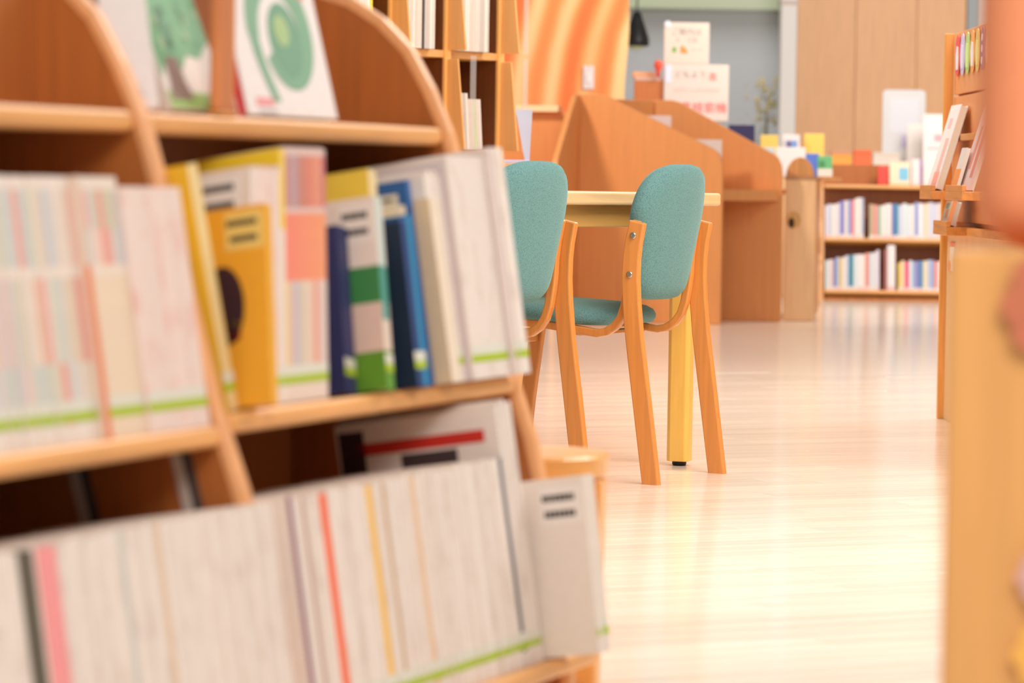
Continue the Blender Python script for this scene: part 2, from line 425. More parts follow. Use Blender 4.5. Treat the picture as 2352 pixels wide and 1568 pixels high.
# slotted steel standards on the side panels
for t_, d_, z_ in ((-.916, .148, .41), (-.916, .278, .39), (-.051, .176, .44), (-.051, .305, .415)):
    def par(a, b): return [(d_ + a + .28 * (z - z_), z) for z in (.15, .44)] + [(d_ + b + .28 * (z - z_), z) for z in (.44, .15)]
    o = MB().prism(par(0, .013), t_ - .0022, t_, paint((206, 194, 186), .35)).prism(par(-.013, 0), t_ - .0014, t_, paint((84, 74, 72))).build('shelf_standard', NEAR.root)
    o['label'] = 'slotted steel standard'
def tilt(rot, deg):
    """lean a shelved book sideways on its row"""
    return (Matrix.Rotation(rot[2], 3, 'Z') @ Matrix.Rotation(rot[0], 3, 'X') @ Matrix.Rotation(math.radians(deg), 3, 'Y')).to_euler()
# ---- bottom shelf: white magazines
def run(bay, k, t, t_end, q, specials, make):
    i = 0
    while t < t_end - .006:
        th = make(t, i); t += th + .0006; i += 1
    return t
GW = 'white magazines on the bottom shelf of the near bookcase'
SP = [  # place along the row (pixel on the row's top line), colour, thickness, words
    ((28, 1228), (96, 88, 74), .028, 'dark grey'), ((72, 1220), (246, 158, 160), .034, 'pink'), ((250, 1195), (206, 208, 204), .015, 'pale blue-grey'),
    ((345, 1182), (226, 196, 168), .012, 'beige'), ((636, 1137), (140, 88, 112), .014, 'purple'), ((676, 1130), (196, 166, 154), .014, 'mauve-grey'),
    ((724, 1122), (250, 104, 56), .021, 'orange-red'), ((828, 1104), (246, 192, 70), .020, 'yellow'), ((862, 1098), (200, 166, 130), .012, 'brown'),
    ((928, 1088), (236, 196, 156), .014, 'peach')]
SPT = sorted((T(x, y, .045), c, th, w) for (x, y), c, th, w in SP)
def bottom_row(bay, t, t_end):
    last = None
    while t < t_end - .006:
        th = random.choice((.008, .009, .010, .011)); sp = None
        while SPT and SPT[0][0] < t - .03: SPT.pop(0)
        if SPT and SPT[0][0] < t + th * .5: sp = SPT.pop(0); th = sp[2]
        q = .018 + random.uniform(-.0015, .0015); hh = .269 + random.choice((0, 0, -.002, .002))
        loc, rot = NEAR.book_loc(bay, 0, t, q)
        if t + th > t_end: break
        if sp:
            book('magazine', '%s spine among the white magazines on the bottom shelf of the near bookcase' % sp[3], 'magazine', loc, rot, th, hh, .21,
                 sp[1] if sp[3] in ('pink', 'dark grey') else (236, 226, 218), spine=sp[1], lime=True, thick=.0008)
            last = sp[3]
        else:
            nxt = SPT[0][3] if SPT else 'navy'
            lb = 'thin white magazine between the %s and the %s spine, bottom shelf' % (last or 'purple', nxt) if (last or bay) else 'thin white magazine before the dark grey spine on the bottom shelf'
            book('magazine', lb, 'magazine', loc, rot, th, hh, .21,
                 (238, 228, 220), cmat=M_WHITEP, group=GW, lime=True, thick=.0008)
        t += th + .0002
    return t
bottom_row(0, -1.74, -.92)
t = bottom_row(1, -.89, T(1138, 1050, .045)) + .001
loc, rot = NEAR.book_loc(1, 0, t, .018)
book('magazine', 'navy-spined white magazine near the end panel on the bottom shelf', 'magazine', loc, rot, .013, .269, .21, (232, 224, 218),
     bands=[(0, .07, (232, 224, 218)), (.07, 1, (84, 82, 98))], lime=True, thick=.0008)
t += .0136
for i in range(5):
    loc, rot = NEAR.book_loc(1, 0, t, .018 + .002 * (i % 2))
    if i == 0:
        book('magazine', 'tall white magazine with a red title band on its cover, end of bottom shelf', 'magazine', loc, rot, .010, .335, .23, (236, 226, 220), lime=True,
             cmat=None, prints=[('title_band', .02, .20, .292, .308, (206, 50, 40)), ('cover_photo', .06, .14, .262, .288, (70, 56, 58)), ('cover_photo', .19, .226, .24, .325, (60, 40, 44))], thick=.0008)
    else:
        book('magazine', 'tall white magazine standing above its neighbours at the end of the bottom shelf', 'magazine', loc, rot, .010, .335 + .004 * (i % 3), .23,
             (238, 228, 220), cmat=M_WHITEP, lime=True, group='tall white magazines at the end of the bottom shelf', thick=.0008)
    t += .0108
for i in range(4):
    loc, rot = NEAR.book_loc(1, 0, t + (.012 if i == 0 else 0) - .010, -.058); rot = tilt(rot, 5); loc = loc + Vector((0, 0, .002))
    if i == 0: t += .012
    pr = [('call_label', .004, .062, .170, .220, (238, 230, 224))] if i == 0 else []
    if i == 0: lb, g = 'small white book with a two-line call label pulled forward, bottom shelf end', None
    else: lb, g = 'small white book pulled forward behind the labelled one, bottom shelf end', 'small white books pulled forward at the bottom shelf end'
    book('book', lb, 'book', loc, rot, .010, .230, .17, (234, 222, 212), group=g, lime=(i != 1), prints=pr, thick=.001)
    t += .0108

# ---- middle shelf, left bay
PNAME = ['cream', 'pale grey', 'salmon', 'sand', 'lavender-grey', 'pale pink', 'pale sage', 'ivory', 'coral', 'blue-grey']
PASTEL = [(236, 216, 206), (214, 212, 208), (238, 190, 168), (226, 206, 184), (206, 206, 214), (240, 200, 190), (208, 214, 200), (232, 222, 206), (236, 160, 150), (200, 204, 210)]
t = -1.74
while t < -1.172:
    th = random.choice((.009, .011, .013)); top, low = random.choice(PASTEL), random.choice(PASTEL)
    loc, rot = NEAR.book_loc(0, 1, t, .012 + random.uniform(0, .004))
    book('magazine', 'magazine, %s above and %s low on its spine, middle shelf' % (PNAME[PASTEL.index(top)], PNAME[PASTEL.index(low)]), 'magazine', loc, rot, th, .275, .20, (238, 226, 216),
         bands=[(0, .07, (238, 228, 220)), (.07, .30, low), (.30, .62, random.choice(PASTEL)), (.62, .66, (240, 226, 216)), (.66, .95, top), (.95, 1, (238, 226, 216))],
         group='pastel magazines on the middle shelf', lime=True, thick=.0006)
    t += th + .0006
loc, rot = NEAR.book_loc(0, 1, t, .008)
book('magazine', 'magazine with an orange-red lower spine on the middle shelf', 'magazine', loc, rot, .013, .275, .20, (232, 206, 190),
     bands=[(0, .66, (232, 132, 88)), (.66, 1, (226, 206, 188))], thick=.0006)
t += .0142
while t < -1.075:
    th = random.choice((.010, .012)); loc, rot = NEAR.book_loc(0, 1, t, .012)
    book('magazine', 'cream magazine with coloured spine tops right of the orange one, middle shelf', 'magazine', loc, rot, th, .275, .20, (238, 218, 196),
         bands=[(0, .62, (238, 218, 194)), (.62, .66, (240, 226, 212)), (.66, .80, random.choice(PASTEL)), (.80, .95, random.choice([(236, 150, 146), (206, 200, 176), (212, 208, 208)])), (.95, 1, (238, 226, 216))],
         group='cream magazines on the middle shelf', lime=True, thick=.0006)
    t += th + .0006
while t < -.932:
    th = random.choice((.010, .012)); loc, rot = NEAR.book_loc(0, 1, t, .008)
    if t + th > -.919: break
    book('magazine', 'pinkish white magazine next to the partition on the middle shelf', 'magazine', loc, rot, th, .264, .20, (238, 218, 208), cmat=M_PINKP,
         group='pinkish magazines on the middle shelf', lime=True, thick=.0006)
    t += th + .0006

# ---- middle shelf, right bay
t = -.866
PREV = [-90, 0]
def put(lb, th, h, w=.20, q=.012, col=WHITE, lean=0, px=None, **kw):
    """next book of the row; lean tips it sideways, px starts it at that pixel of the shelf line"""
    global t
    if px: t = max(t, T(px, 935 - (px - 520) * .107, .105 + q))
    a = math.radians(lean)
    if lean < PREV[0]: t += min(h, PREV[1]) * (math.sin(math.radians(PREV[0])) - math.sin(a)) + .0006
    if kw.get('prints'): t += .0016
    PREV[:] = [lean, h]
    loc, rot = NEAR.book_loc(1, 1, t, q)
    loc = loc + Vector((0, 0, max(0, th * math.sin(a))))
    b = book(kw.pop('name', 'book'), lb, kw.pop('cat', 'book'), loc, tilt(rot, lean), th, h, w, col, **kw); t += th / math.cos(a) + .0005; return b
MG = dict(name='magazine', cat='magazine')
put('thick yellow book with a cream spine leaning on the partition, middle shelf', .026, .280, .19, .018, (240, 194, 54), lean=-5, spine=(238, 214, 158), lime=True, thick=.002)
put('short yellow book with a dark oval on its cover and a call label', .016, .232, .17, -.022, (240, 172, 50), lean=12, px=566, spine=(240, 180, 60),
    prints=[('call_label', .003, .052, .182, .226, (240, 208, 120)), ('oval', .03, .085, .07, .165, (60, 36, 44)), ('oval_band', .032, .083, .094, .10, (150, 120, 30)), ('oval', .036, .066, .074, .092, (120, 30, 34))], thick=.002)
for i in range(7):
    put('white magazine with a two-line call label on its cover, middle shelf' if i == 0 else 'white magazine with red print behind the labelled one, middle shelf', .010, .283 + .003 * (i % 2), .20, .012, (236, 222, 214), lean=15,
        cmat=None if i == 0 else M_PINKP, lime=True, group=None if i == 0 else 'white magazines with red print',
        prints=[('call_label', .012, .070, .228, .278, (240, 234, 232))] if i == 0 else (), thick=.0008, **MG)
put('tall magazine with a yellow title band across its cover, middle shelf', .012, .308, .22, .012, (238, 228, 222), lean=15, lime=True,
    bands=[(0, .68, (238, 226, 214)), (.68, 1, (244, 208, 58))], prints=[('title_band', .0, .2, .286, .3075, (242, 208, 50)), ('printed_block', .0, .016, .21, .27, (242, 204, 50))], thick=.0008, **MG)
BN = ['rose', 'mauve', 'lilac-grey', 'rust', 'brick', 'coral', 'apricot', 'peach', 'raspberry']
for i in range(9):
    top = [(196, 130, 128), (190, 150, 156), (180, 150, 160), (200, 120, 100), (206, 126, 104), (222, 118, 104), (226, 140, 108), (228, 142, 112), (206, 110, 116)][i]
    low = [(238, 206, 140), (214, 190, 196), (200, 196, 206), (214, 204, 176), (232, 212, 196), (230, 206, 186), (238, 160, 140), (226, 200, 190), (228, 210, 204)][i]
    put('magazine with a %s top and a salmon-coloured middle band on its spine' % BN[i], .0115, .310, .21, .012, (230, 200, 190), lean=15, lime=True,
        bands=[(0, .12, (236, 218, 206)), (.12, .47, low), (.47, .74, (246, 130 + 3 * i, 104)), (.74, .76, (226, 200, 196)), (.76, .97, top), (.97, 1, (222, 196, 190))], group='salmon-banded magazines on the middle shelf', thick=.0006, **MG)
put('small navy booklet with a lime label standing forward, middle shelf', .030, .208, .15, .026, (46, 50, 96), lean=9, px=778, spine=(60, 64, 112), lime=True)
put('white and green book with a forest on its cover', .022, .240, .17, -.012, (232, 212, 200), lean=8, spine=(96, 168, 158), lime=True,
    cbands=[(0, .20, (98, 150, 44)), (.20, .45, (226, 198, 184)), (.45, .64, (62, 134, 74)), (.64, 1, (234, 218, 208))],
    bands=[(0, .20, (104, 160, 60)), (.20, .36, (232, 214, 200)), (.36, .64, (84, 158, 148)), (.64, 1, (206, 220, 214))],
    prints=[('call_label', .003, .05, .184, .232, (236, 226, 218))], thick=.002)
put('thick yellow book set back behind the white and green book', .024, .276, .17, .004, (238, 204, 76), lean=8, spine=(236, 216, 168), thick=.002)
t += .004
put('dark navy book with a plain cover beside the white and green book', .020, .206, .16, -.022, (14, 36, 62), lean=3, spine=(40, 70, 128), lime=True, thick=.002)
put('mid-blue book between the dark navy and the bright blue one', .022, .212, .16, -.012, (34, 66, 126), lean=3, spine=(52, 92, 160), lime=True)
put('bright blue slim book with a lime label, middle shelf', .014, .216, .16, -.012, (40, 120, 176), lean=3, spine=(52, 150, 200), lime=True)
put('cream-topped book peeping over the blue books', .014, .23, .19, .0, (236, 220, 200), lean=2, spine=(230, 214, 190))
put('tall blue-covered book behind the beige one, middle shelf', .012, .262, .20, -.004, (48, 98, 166), lean=1, spine=(56, 108, 176), prints=[('call_label', .014, .06, .222, .246, (228, 220, 208))])
put('plain beige book with a cream spine, middle shelf', .030, .236, .17, -.026, (224, 198, 164), spine=(240, 224, 204), thick=.002)
for i in range(5):
    put('white magazine between the beige book and the tall white ones', .010, .268 + .006 * (i % 2), .21, -.010, (238, 226, 216), cmat=M_WHITEP, lime=True, group='white magazines right of the beige book', thick=.0008, **MG)
put('grey-striped magazine among white ones at the right of middle shelf', .009, .284, .21, -.014, (214, 202, 204), spine=(196, 176, 180), thick=.0008, **MG)
while t < -.115:
    put('tall white magazine with lime label near the end panel, middle shelf', .010, .292, .21, -.018, (238, 226, 218), cmat=M_WHITEP, lime=True, group='tall white magazines near the end panel', thick=.0008, **MG)
put('tallest white magazine with a two-line call label, middle shelf end', .012, .304, .22, -.026, (234, 220, 216), lime=True, prints=[('call_label', .004, .05, .248, .292, (236, 224, 220))], thick=.0008, **MG)
while t + .011 < -.055:
    put('tall white magazine against the end panel, middle shelf', .010, .304, .22, -.028, (236, 224, 218), cmat=M_WHITEP, lime=True, group='tall white magazines against the end panel', thick=.0008, **MG)

# ---- top shelf: picture books shown face out
def face_book(label, t0, w, h, th, lean, cover, d, edge=(238, 228, 222), bay=1):
    """front cover in the local x-z plane, facing -y; leaning back"""
    p = NEAR.world(t0, d, NEAR.shelf_z[bay][2] + .0006 + th * math.sin(lean))
    r = empty('picture_book', p, rot=(-lean, 0, NEAR.rz)); tag(r, label, 'book')
    mb = MB().box(0, w, 0, .002, 0, h, paint(cover)).box(0, w, th - .002, th, 0, h, paint(cover)).box(0, .002, .002, th - .002, 0, h, paint(edge))
    mb.build('cover', r, bevel=.0006, seg=1)
    MB().box(.003, w - .003, .002, th - .002, .002, h - .003, M_PAGE).build('pages', r)
    return r
ts = T(572, 268, .235)
r = face_book('white picture book with a big green spiral and a red spine', ts, .252, .30, .016, math.radians(14), (240, 232, 230), .235, (222, 60, 66))
GREEN = (132, 176, 146)
mb = MB(); ring0, ring1 = [], []
cx, cz = .140, .104
N_ = 70
for i in range(N_ + 1):   # the stroke climbs from the foot of the cover and winds in
    a = i / N_; wd = .012 + .007 * math.sin(math.pi * min(1, a * 1.2))
    if a < .14:
        k = a / .14; px_ = cx - .052 - .030 * math.sin(k * math.pi / 2); pz_ = .018 + (cz - .018) * k
        ring0.append((px_ - wd * .8, -.0006, pz_)); ring1.append((px_ + wd * .8, -.0006, pz_)); continue
    b_ = (a - .14) / .86; ang = math.radians(180 - 330 * b_); rad = .082 - .030 * b_
    ring0.append((cx + (rad + wd) * math.cos(ang), -.0006, cz + (rad + wd) * math.sin(ang)))
    ring1.append((cx + (rad - wd) * math.cos(ang), -.0006, cz + (rad - wd) * math.sin(ang)))
mb.poly(ring0 + ring1, [(i, i + 1, N_ + 2 + i, N_ + 1 + i) for i in range(N_)], paint(GREEN)); mb.build('printed_spiral', r)
MB().prism(disc_pts(.044, 32, 1, 1.1, cx + .004, cz - .006), -.0008, 0, paint((120, 166, 138)), 'y').build('spiral_centre', r)
MB().prism(disc_pts(.020, 24, 1, 1, cx - .002, cz + .006), -.0011, 0, paint((172, 198, 140)), 'y').build('pale_core', r)
MB().prism(disc_pts(.019, 24, 1, 1, .212, .172), -.0008, 0, paint((240, 130, 130)), 'y').build('red_seal', r)
MB().box(.028, .075, -.0008, 0, .012, .022, paint((236, 160, 164))).box(.032, .08, -.0008, 0, .002, .008, paint((206, 200, 204))).build('title_lettering', r)
t2 = T(402, 256, .235)
r = face_book('picture book with a green leafy tree on its cover beside the partition', t2, .150, .29, .014, math.radians(22), (240, 230, 224), .238)
mb = MB()
random.seed(3)
mb.prism([(.002, .04), (.02, .058), (.04, .052), (.06, .052), (.08, .070), (.11, .066), (.148, .09), (.148, .285), (.002, .285)], -.0006, 0, paint((122, 178, 134)), 'y')
mb.build('printed_foliage', r)
q = MB()
for i in range(60):
    u, v, s_ = random.uniform(.008, .142), random.uniform(.075, .27), random.uniform(.004, .010)
    q.prism(disc_pts(s_, 8, 1, 1, u, v), -.0010, -.0006, paint(random.choice([(110, 166, 124), (140, 190, 146), (160, 190, 150), (104, 150, 118)])), 'y')
q.build('printed_leaves', r)
MB().prism([(.006, .012), (.064, .012), (.054, .035), (.052, .066), (.022, .066), (.018, .035)], -.0012, 0, paint((150, 122, 112)), 'y').build('printed_trunk', r)
MB().box(.002, .148, -.0009, 0, .002, .022, paint((160, 196, 110))).build('printed_grass', r)
r = empty('picture_book', NEAR.world(-.884, .266, NEAR.shelf_z[1][2] + .0006 + .012 * math.sin(.38)), rot=(-.38, 0, NEAR.rz - math.radians(42)))
tag(r, 'white booklet turned outward beside the partition, in front of the tree book', 'book')
MB().box(0, .058, 0, .002, 0, .24, paint((240, 232, 230))).box(0, .058, .008, .010, 0, .24, paint((236, 228, 224))).box(0, .002, .002, .008, 0, .24, paint((240, 232, 230))).build('cover', r)
MB().box(.003, .056, .002, .008, .002, .237, M_PAGE).build('pages', r)
MB().prism([(.026, .014), (.042, .014), (.034, .034)], -.0006, 0, paint((168, 172, 214)), 'y').build('printed_triangle', r)
MB().box(.004, .024, -.0006, 0, .034, .05, paint((240, 196, 160))).build('printed_patch', r)
p = NEAR.world(T(494, 258, .222), .2185, NEAR.shelf_z[1][2] + .0004)
r = empty('bookend', p, rot=(0, 0, NEAR.rz)); tag(r, 'upright wooden bookend between the tree book and the spiral book', 'bookend')
MB().box(.0, .046, .0, .012, .006, .20, wood((224, 140, 86), 'bookend_wood', 'Z')).build('upright', r, bevel=.004)
MB().box(-.002, .048, -.001, .013, .0, .006, M_CASE).build('foot', r, bevel=.001)

# ------------------------------------------------------------------ stool at the end of the bookcase
p = at(1203, 1040, 4.78)
st = empty('stool', (p.x, 4.78, 0), math.radians(20)); tag(st, 'low round wooden stool at the end of the near bookcase', 'stool')
M_STOOL = wood((238, 168, 86), 'stool_maple', 'X', rough=.28, contrast=.08, coat=.3)
zt = .350
MB().lathe([(.0001, zt - .034), (.120, zt - .034), (.1235, zt - .030), (.1255, zt - .004), (.122, zt), (.108, zt - .001), (.0001, zt - .002)], M_STOOL, 48).build('seat', st, smooth=False)
MB().lathe([(.092, zt - .070), (.098, zt - .070), (.098, zt - .035), (.092, zt - .035)], M_STOOL, 40).build('apron', st)
for k in range(4):
    a = math.radians(-20 - 16 + 90 * k); c, s_ = math.cos(a), math.sin(a)
    def rg(r_, z, w_): return [(r_ * c - sx * w_ * s_ + sy * w_ * c, r_ * s_ + sx * w_ * c + sy * w_ * s_, z) for sx, sy in ((-1, -1), (1, -1), (1, 1), (-1, 1))]
    MB().sweep([rg(.098, 0, .019), rg(.102, zt - .0345, .0205)], M_STOOL).build('leg', st, bevel=.005)
MB().box(-.085, .085, -.011, .011, .10, .13, M_STOOL).build('stretcher', st, bevel=.004)

# ------------------------------------------------------------------ chairs
def chair_parts():
    parts = []
    M = M_CHAIR
    leg_path = [(0, 0), (.028, .19), (.053, .36), (.0625, .45), (.066, .51), (.0645, .56), (.060, .60), (.049, .652)]
    legw = [.047, .047, .046, .046, .046, .045, .044, .042]
    def strip(path, x0, x1, wd):
        rings = []
        for i, (y, z) in enumerate(path):
            a = path[max(0, i - 1)]; b = path[min(len(path) - 1, i + 1)]
            dy, dz = b[0] - a[0], b[1] - a[1]; L = math.hypot(dy, dz); ny, nz = dz / L, -dy / L
            w = wd(i / (len(path) - 1)) / 2
            rings.append([(x0, y - ny * w, z - nz * w), (x1, y - ny * w, z - nz * w), (x1, y + ny * w, z + nz * w), (x0, y + ny * w, z + nz * w)])
        return MB().sweep(rings, M)
    def flat_foot(me):
        for v in me.vertices:
            if v.co.z < .02: v.co.z = 0
        return me
    band = [(.50, .398), (.40, .393), (.30, .386), (.20, .374), (.165, .370), (.140, .375), (.117, .390), (.101, .412), (.0915, .44), (.0845, .48), (.081, .51), (.0785, .56), (.0735, .60), (.062, .655)]
    for s in (-1, 1):
        x0, x1 = (-.208, -.187) if s < 0 else (.187, .208); i0, i1 = (-.187, -.165) if s < 0 else (.165, .187)
        parts.append(('leg', flat_foot(strip(leg_path, x0, x1, lambda u: legw[round(u * 7)]).mesh('leg', .004, 2)), []))
        front = [(.565, 0), (.545, .18), (.516, .385)]
        parts.append(('leg', flat_foot(strip(front, i0, i1, lambda u: .040).mesh('leg', .004, 2)), []))
        parts.append(('bent_frame', strip(band, i0, i1, lambda u: .021).mesh('bent_frame', .004, 2), []))
        bl = []
        xo = -.208 if s < 0 else .208
        for y, z in ((.058, .617), (.066, .520)):
            mb = MB(); n = 16
            rings = []
            for r_, dx in ((.0085, 0), (.0085, .002), (.007, .0035), (.0035, .004), (.0033, .0022), (.0001, .0022)):
                rings.append([(xo + (dx if s > 0 else -dx), y + r_ * math.cos(2 * math.pi * i / n), z + r_ * math.sin(2 * math.pi * i / n)) for i in range(n)])
            mb.sweep(rings, metal((196, 186, 170), 'bolt_metal', .28)); parts.append(('bolt', mb.mesh('bolt', smooth=False), []))
    parts.append(('front_rail', MB().box(-.165, .165, .512, .534, .325, .362, M).mesh('front_rail', .003), []))
    parts.append(('seat_rail', MB().box(-.165, .165, .20, .235, .362, .372, M).mesh('seat_rail', .002), []))
    # seat cushion: rounded slab that follows the frame's rise
    mb = MB(); rings = []
    def outline(inset, z, n=40):
        pts = []
        for i in range(n):
            a = 2 * math.pi * i / n; ca, sa = math.cos(a), math.sin(a); e = .42
            x = (.196 - inset) * math.copysign(abs(ca) ** e, ca); y = (.175 - inset) * math.copysign(abs(sa) ** e, sa)
            yy = .325 + y
            pts.append((x, yy, z + (yy - .15) * .05)); 
        return pts
    for ins, z in ((.17, .386), (.02, .386), (.006, .389), (.0, .400), (.0, .410), (.006, .421), (.02, .429), (.05, .4345), (.10, .4375), (.17, .4385)):
        rings.append(outline(ins, z))
    mb.sweep(rings, fabric()); parts.append(('seat', mb.mesh('seat', smooth=True), []))
    # back pad: tapered rounded shield, curved across
    mb = MB(); nu, nv = 36, 1
    def half(z):
        pass
    outl = []
    zb, ztp = .452, .797
    def shield(sc):
        pts = []
        zc = .625
        n = 48
        for i in range(n):
            a = 2 * math.pi * i / n; ca, sa = math.cos(a), math.sin(a)
            e = .62 if sa > 0 else .42
            xx = math.copysign(abs(ca) ** e, ca); z_ = math.copysign(abs(sa) ** e, sa)
            hw = .186 + .010 * min(1, z_ + .3) if z_ > -.3 else .186 - .034 * ((-z_ - .3) / .7)
            hw = .158 + .026 * min(1, max(0, (z_ + .35) / .65))
            pts.append((xx * hw * sc, zc + z_ * .172 * sc))
        return pts
    def yc(x, z): return .078 - .17 * (z - .452) + 1.0 * x * x * .9
    rings = []
    for sc, dy in ((.15, -.030), (.55, -.0295), (.80, -.0275), (.92, -.022), (.98, -.012), (1.0, 0), (.98, .012), (.92, .021), (.80, .026), (.55, .028), (.15, .0285)):
        rings.append([(x, yc(x, z) + dy, z) for x, z in shield(sc)])
    mb.sweep(rings, fabric()); parts.append(('backrest', mb.mesh('backrest', smooth=True), []))
    return parts
CH = chair_parts()
def chair(loc, rz, label):
    r = empty('armless_chair', loc, rz); tag(r, label, 'chair', 'teal chairs along the table')
    for nm, me, _ in CH: link(nm, me, r)
    return r
pa, pb = floor_at(1500, 1112), floor_at(1645, 1087)
cdir = math.atan2(pb.y - pa.y, pb.x - pa.x); cmid = (pa + pb) / 2
CHAIR_LOC = (cmid.x, cmid.y, 0)
chair(CHAIR_LOC, cdir, 'bent-beech chair with teal cushions beside the yellow table leg')
chair((cmid.x - .37, cmid.y - .42, 0), cdir + math.radians(-4), 'bent-beech chair with teal cushions partly hidden behind the tall white magazines')

# ------------------------------------------------------------------ table
lp = floor_at(1560, 1068)
TA = math.radians(90 - 39)
tb = empty('reading_table', (lp.x, lp.y, 0), TA); tag(tb, 'light wood reading table with a yellow leg in front of study booths', 'table')
# local x runs along the long edge, away from the camera; local y to the far side
L_, D_ = 1.5, .75; xe, ye = .085, -.062
ztop = .724
tp = MB().box(xe - L_, xe, ye, ye + D_, ztop - .034, ztop, M_TABLE).build('table_top', tb, bevel=.007, seg=3)
for nm, bx in (('apron', (xe - L_ + .10, xe - .115, ye + .040, ye + .062)), ('apron', (xe - L_ + .10, xe - .115, ye + D_ - .062, ye + D_ - .04)),
               ('apron', (xe - .085, xe - .063, ye + .09, ye + D_ - .09)), ('apron', (xe - L_ + .063, xe - L_ + .085, ye + .09, ye + D_ - .09))):
    MB().box(*bx, ztop - .090, ztop - .034, wood((206, 158, 88), 'apron_wood', 'X', contrast=.07)).build(nm, tb, bevel=.002)
for lx in (0, -(L_ - .17)):
    for ly in (0, D_ - .124):
        h_ = .030; c = .010
        pts = [(-h_ + c, -h_), (h_ - c, -h_), (h_, -h_ + c), (h_, h_ - c), (h_ - c, h_), (-h_ + c, h_), (-h_, h_ - c), (-h_, -h_ + c)]
        lg = MB().prism(pts, .012, ztop - .034, M_LEG, 'z').build('leg', tb, bevel=.002); lg.location = (lx, ly, 0); lg.rotation_euler = (0, 0, math.radians(22))
        ft = MB().lathe([(.0001, 0), (.017, 0), (.019, .004), (.019, .012), (.0001, .012)], paint((24, 22, 22), .5), 20).build('adjuster_foot', lg); ft['label'] = 'black adjuster foot'

# ------------------------------------------------------------------ study booths
def v2(p): return Vector((p[0], p[1], 0))
fa = floor_at(1655, 745)
dA = Vector((-.977, .213, 0)).normalized(); bA = fa + dA * .80
dB = Vector((-.171, -.985, 0)); fB = bA + dB * .78
fc = floor_at(1791, 738); bC = fc + dA * .73
def booth_panel(name, root, a, b, za, zb, th=.03):
    """board from its front edge a (height za) to its back edge b (height zb), with a flat stretch at the back and a rounded front corner"""
    L = (b - a).length; ang = math.atan2(b.y - a.y, b.x - a.x)
    zs = [(0, 0), (L, 0), (L, zb), (L * .86, zb), (L * .80, zb - .01), (.06, za + .045), (.025, za + .02), (.006, za - .02), (0, za - .06)]
    o = MB().prism(zs, -th / 2, th / 2, M_CARREL, 'y').build(name, root, bevel=.004)
    o.location = a - root.location; o.rotation_euler = (0, 0, ang); return o
bo = empty('study_booth', (bA.x, bA.y, 0)); tag(bo, 'orange laminate study booth with sloping side boards behind the reading table', 'booth')
booth_panel('side_board', bo, fa, bA, .90, 1.23)
booth_panel('side_board', bo, fB, bA, .84, 1.22)
booth_panel('side_board', bo, fc, bC, .885, 1.215)
def slab(name, root, pts, z0, z1, m, bevel=.003):
    o = MB().prism([(p.x - root.location.x, p.y - root.location.y) for p in pts], z0, z1, m, 'z').build(name, root, bevel=bevel); return o
off = Vector((.02, .04, 0))
slab('desk', bo, [fa + dA * .02 + Vector((0, .02, 0)), fc + dA * .02 + Vector((0, -.02, 0)), bC + Vector((0, -.02, 0)), bA + Vector((.01, .02, 0))], .665, .725, M_CARREL)
def wallb(name, root, a, b, z0, z1, th=.03, m=M_CARREL):
    L = (b - a).length; o = MB().box(0, L, -th / 2, th / 2, z0, z1, m).build(name, root, bevel=.003)
    o.location = a - root.location; o.rotation_euler = (0, 0, math.atan2(b.y - a.y, b.x - a.x)); return o
wallb('back_board', bo, bA + Vector((.0, .02, 0)), bC + Vector((-.01, -.02, 0)), 0, 1.21)
bl2 = bA + dA * .9
b2 = empty('study_booth', (bl2.x, bl2.y, 0)); tag(b2, 'orange study booth with a cream top ledge beneath the striped partition', 'booth')
zl = at(1250, 258, 17.8).z
wallb('back_board', b2, bl2, bA + dA * .022, 0, zl)
led = wallb('ledge', b2, bl2 + Vector((0, -.02, 0)), bA + dA * .10 + Vector((0, -.02, 0)), zl, zl + .035, .09, paint((250, 214, 166)))
pA, pB = bA + dA * .03, fB + dA * .02
slab('desk', b2, [pA + dB * .03, pB, pB + dA * .75, pA + dA * .75 + dB * .03], .69, .72, M_CARREL)
# things in and around the booths
def boxthing(name, label, cat, px, py0, py1, Y, halfw, depth, c, rz=0, top=None):
    a = at(px, py1, Y); b = at(px, py0, Y)
    r = empty(name, (a.x, Y, a.z), rz); tag(r, label, cat)
    h = b.z - a.z
    MB().box(-halfw, halfw, -depth / 2, depth / 2, 0, h * (.86 if top else 1), paint(c)).build('body', r, bevel=.004)
    if top: MB().box(-halfw * 1.03, halfw * 1.03, -depth / 2 - .003, depth / 2 + .003, h * .86, h, paint(top)).build('lid', r, bevel=.003)
    return r
def stand_on(r, z, ztop_=None): r.location.z = z
q = pA + (pB - pA) * .55 + dA * .18
r = empty('storage_box', (at(1249, 380, q.y).x, q.y, .7205)); tag(r, 'white storage box with a violet lid on the booth desk', 'box')
MB().box(-.045, .045, -.05, .05, 0, .11, paint((236, 214, 204))).build('body', r, bevel=.004)
MB().box(-.047, .047, -.052, .052, .11, .13, paint((186, 160, 214))).build('lid', r, bevel=.003)
